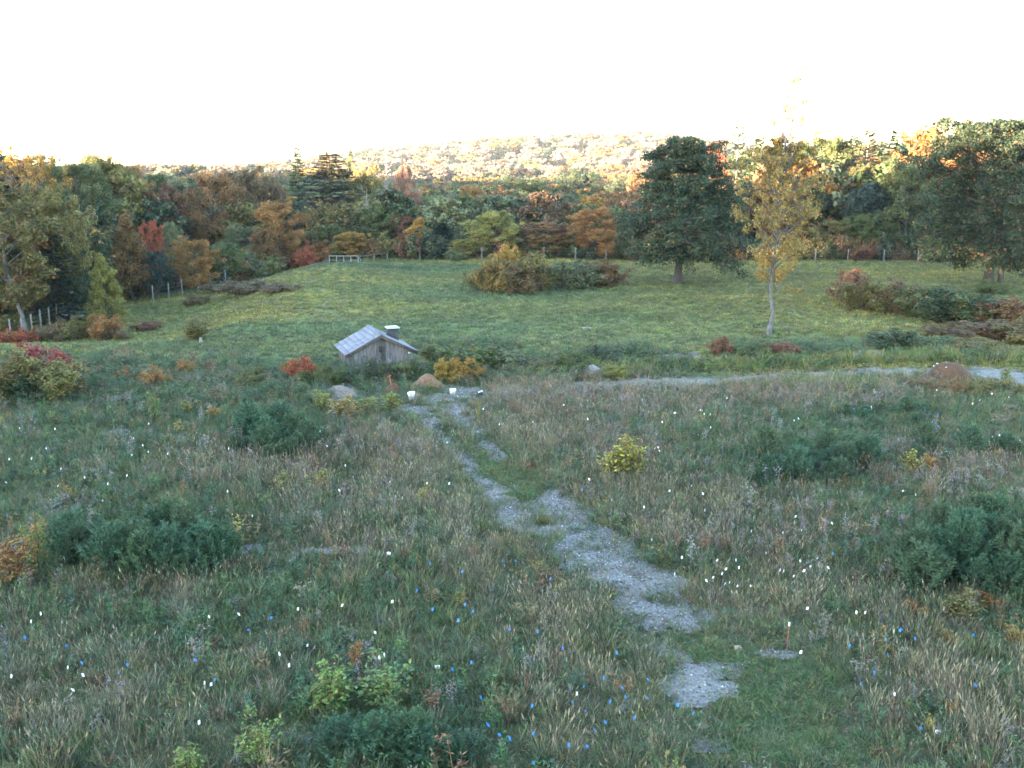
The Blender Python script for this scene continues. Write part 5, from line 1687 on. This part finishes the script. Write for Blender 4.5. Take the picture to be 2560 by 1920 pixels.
# thicket in the middle of the pasture
for (u, vb, vt, w_, c, lab) in [
    (1208, 728, 668, 70, 'olive', 'olive shrub at the left end of the middle thicket'),
    (1245, 732, 645, 70, 'amber', 'yellow orange shrub in the left half of the middle thicket'),
    (1262, 724, 620, 50, 'gold', 'tall yellow topped shrub standing out of the middle thicket'),
    (1290, 734, 664, 70, 'brown', 'orange brown shrub left of centre in the middle thicket'),
    (1330, 728, 640, 70, 'olive', 'rust and green shrub with raised top in the middle thicket'),
    (1365, 726, 668, 70, 'olive', 'olive shrub at the centre of the middle thicket'),
    (1405, 724, 662, 74, 'greyg', 'grey green shrub right of centre in the middle thicket'),
    (1445, 722, 660, 74, 'greyg', 'brown green shrub in the right half of the middle thicket'),
    (1485, 718, 662, 70, 'brown', 'brownish shrub near the right end of the middle thicket'),
    (1520, 714, 655, 60, 'rust', 'rust brown shrub at the right end of the middle thicket'),
]:
    bush_px(u, vb, vt - 8, w_ * 1.5, c, lab, group='middle thicket')
# thicket on the right
for (u, vb, vt, w_, c, lab) in [
    (2125, 755, 678, 60, 'redbrown', 'dark red topped shrub at the left end of the right thicket'),
    (2160, 775, 702, 84, 'olive', 'olive shrub with yellow top in the right thicket'),
    (2205, 780, 715, 84, 'olive', 'brownish green shrub in the front of the right thicket'),
    (2255, 785, 705, 84, 'brown', 'brownish shrub in the middle of the right thicket'),
    (2300, 795, 722, 90, 'green', 'green shrub in the middle of the right thicket'),
    (2350, 805, 725, 100, 'dark', 'dark green shrub below the right oak'),
    (2400, 810, 735, 90, 'green', 'spreading green shrub in the right thicket, right of the dark one'),
    (2450, 815, 745, 90, 'dark', 'dark shrub near the right edge of the thicket'),
    (2505, 815, 752, 90, 'redbrown', 'reddish shrub at the right edge of the thicket'),
    (2550, 820, 748, 90, 'rust', 'rust red shrub cut by the right picture edge'),
    (2390, 840, 812, 110, 'brown', 'low brown bramble in front of the right thicket'),
    (2480, 850, 808, 130, 'brown', 'broad low bramble in front of the right thicket'),
    (2550, 860, 800, 120, 'olive', 'low olive bramble at the right edge'),
    (2235, 880, 828, 90, 'dark', 'rounded dark green shrub beyond the track on the right'),
    (2300, 875, 846, 110, 'green', 'low green shrub right of the rounded dark one beyond the track'),
    (2380, 872, 848, 110, 'green', 'flat green shrub farther right beyond the track'),
    (2450, 878, 850, 110, 'olive', 'flat olive shrub beyond the bend of the track'),
    (2475, 735, 705, 60, 'green', 'small shrub at the foot of the right oak trunks'),
]:
    bush_px(u, vb, vt - 6, w_ * 1.4, c, lab, SH if vb - vt > 35 else LO, 'right thicket and bank')
# bushes beyond the track in the middle, by the shed, on the left
for (u, vb, vt, w_, c, lab, keys) in [
    (1802, 890, 842, 44, 'redbrown', 'dark maroon shrub on its own beyond the track', SH),
    (1870, 888, 862, 90, 'green', 'low green bramble right of the maroon shrub', LO),
    (1960, 893, 855, 60, 'redbrown', 'low dark crimson bush below the golden tree', LO),
    (2010, 890, 868, 80, 'green', 'low green bramble right of the crimson bush', LO),
    (1500, 915, 868, 110, 'dark', 'dark low shrub with bare tips on the bank left of the rubble', LO),
    (1570, 908, 872, 110, 'dark', 'dark low shrub on the bank next to the rubble stones', LO),
    (1420, 930, 880, 110, 'green', 'green low shrub on the bank left of the pale boulder', LO),
    (1370, 935, 890, 80, 'greyg', 'grey green low shrub on the bank beyond the track end', LO),
    (1620, 905, 880, 60, 'brown', 'small brown shrub at the left of the rubble stones', LO),
    (1115, 958, 900, 60, 'gold', 'orange yellow leaved shrub behind the soil mound', SH),
    (1160, 955, 895, 70, 'gold', 'golden leaved shrub on the bank right of the soil mound', SH),
    (1200, 940, 868, 120, 'green', 'broad green shrub right of the shed', SH),
    (1110, 925, 862, 110, 'green', 'green shrub touching the right side of the shed', SH),
    (1270, 935, 880, 110, 'greyg', 'grey green shrub farther right of the shed', SH),
    (960, 955, 905, 80, 'dark', 'dark bush in front of the shed gable', LO),
    (1010, 950, 900, 80, 'green', 'green bush below the right corner of the shed', SH),
    (890, 955, 918, 80, 'dark', 'dark low bush below the left corner of the shed', LO),
    (930, 925, 890, 50, 'greyg', 'slender bush against the shed boards', SH),
    (760, 960, 895, 60, 'red', 'small bush with bright orange red leaves left of the shed', SH),
    (735, 950, 900, 40, 'orange', 'small orange bush left of the bright red one', SH),
    (800, 965, 915, 90, 'green', 'green bush between the red bush and the shed', LO),
    (640, 970, 915, 90, 'green', 'green bush on the bank left of the red one', LO),
    (465, 940, 900, 46, 'orange', 'small orange bush on the left bank below the stump', LO),
    (385, 975, 920, 60, 'orange', 'orange leaved bush in the middle of the left bank', LO),
    (320, 960, 920, 50, 'orange', 'small orange tinged bush on the left bank', LO),
    (110, 985, 865, 130, 'crimson', 'bush with crimson red top at the left end of the bank', SH),
    (45, 1000, 880, 150, 'olive', 'large olive bush at the left picture edge', SH),
    (150, 1005, 905, 110, 'olive', 'olive and gold bush below the crimson one', SH),
    (60, 1010, 940, 130, 'dark', 'dark green bush low at the left edge of the bank', LO),
    (30, 862, 825, 70, 'red', 'low red sumac at the left edge beyond the crest', LO),
    (80, 858, 828, 70, 'red', 'low orange red sumac right of the one at the edge', LO),
    (150, 850, 802, 90, 'brown', 'brown bush right of the red sumacs beyond the crest', LO),
    (205, 846, 795, 90, 'olive', 'yellowish brown bush beyond the crest on the left', LO),
    (255, 846, 792, 90, 'orange', 'gold brown bush at the right end of the row beyond the crest', LO),
    (295, 848, 820, 50, 'brown', 'small brown bush at the tail of the row beyond the crest', LO),
    (20, 830, 790, 60, 'olive', 'olive bush at the left edge below the pale trunk', SH),
    (368, 825, 805, 60, 'redbrown', 'low reddish bush out in the left pasture', LO),
    (490, 850, 800, 60, 'olive', 'thin olive bush behind the whitish stump', SH),
    (487, 762, 735, 60, 'brown', 'low brown bush on the slope of the pasture swell', LO),
    (560, 728, 706, 90, 'brown', 'brown bramble on the left side of the pasture swell', LO),
    (620, 735, 705, 120, 'brown', 'wide brown bramble along the foot of the pasture swell', LO),
    (700, 730, 712, 90, 'brown', 'flat brown bramble on the face of the pasture swell', LO),
    (1130, 652, 625, 50, 'greyg', 'grey green bush by the middle fence post', LO),
    (340, 738, 700, 60, 'yellowgreen', 'yellowish bush at the foot of the left woods', LO),
    (300, 745, 715, 60, 'gold', 'small golden bush at the foot of the cone shaped tree', LO),
    (430, 722, 690, 80, 'greyg', 'grey green bush below the left fence posts', LO),
    (2505, 985, 945, 110, 'olive', 'reddish olive bush at the bend of the track, right edge', LO),
    (2310, 985, 945, 80, 'brown', 'brown weedy bush before the left flank of the compost mound', LO),
    (2380, 990, 950, 90, 'rust', 'rusty weedy bush before the middle of the compost mound', LO),
    (2440, 992, 955, 70, 'olive', 'olive weedy bush before the right flank of the compost mound', LO),
    (1545, 950, 915, 60, 'yellowgreen', 'clump of tall yellowish grass right of the pale boulder', SH),
]:
    bush_px(u, vb, vt - 4, w_ * 1.25, c, lab, keys, 'bushes of the bank and pasture')

# ------------------------------------------------------------------ evening haze
HAZE, nd, ln = new_mat('haze_air')
_o = N(nd, 'ShaderNodeOutputMaterial'); _v = N(nd, 'ShaderNodeVolumePrincipled')
_v.inputs['Color'].default_value = (.86, .92, 1.0, 1); _v.inputs['Density'].default_value = .00008; _v.inputs['Anisotropy'].default_value = .1
ln.new(_v.outputs[0], _o.inputs['Volume'])
zlo = float(GZ.min()) - 1.0
M = MB(); M.box((0, 1650, (zlo + 62) / 2), (2 * 2900, 5700, 62 - zlo))
tag(obj('haze', M.build('haze', [HAZE])), kind='stuff')
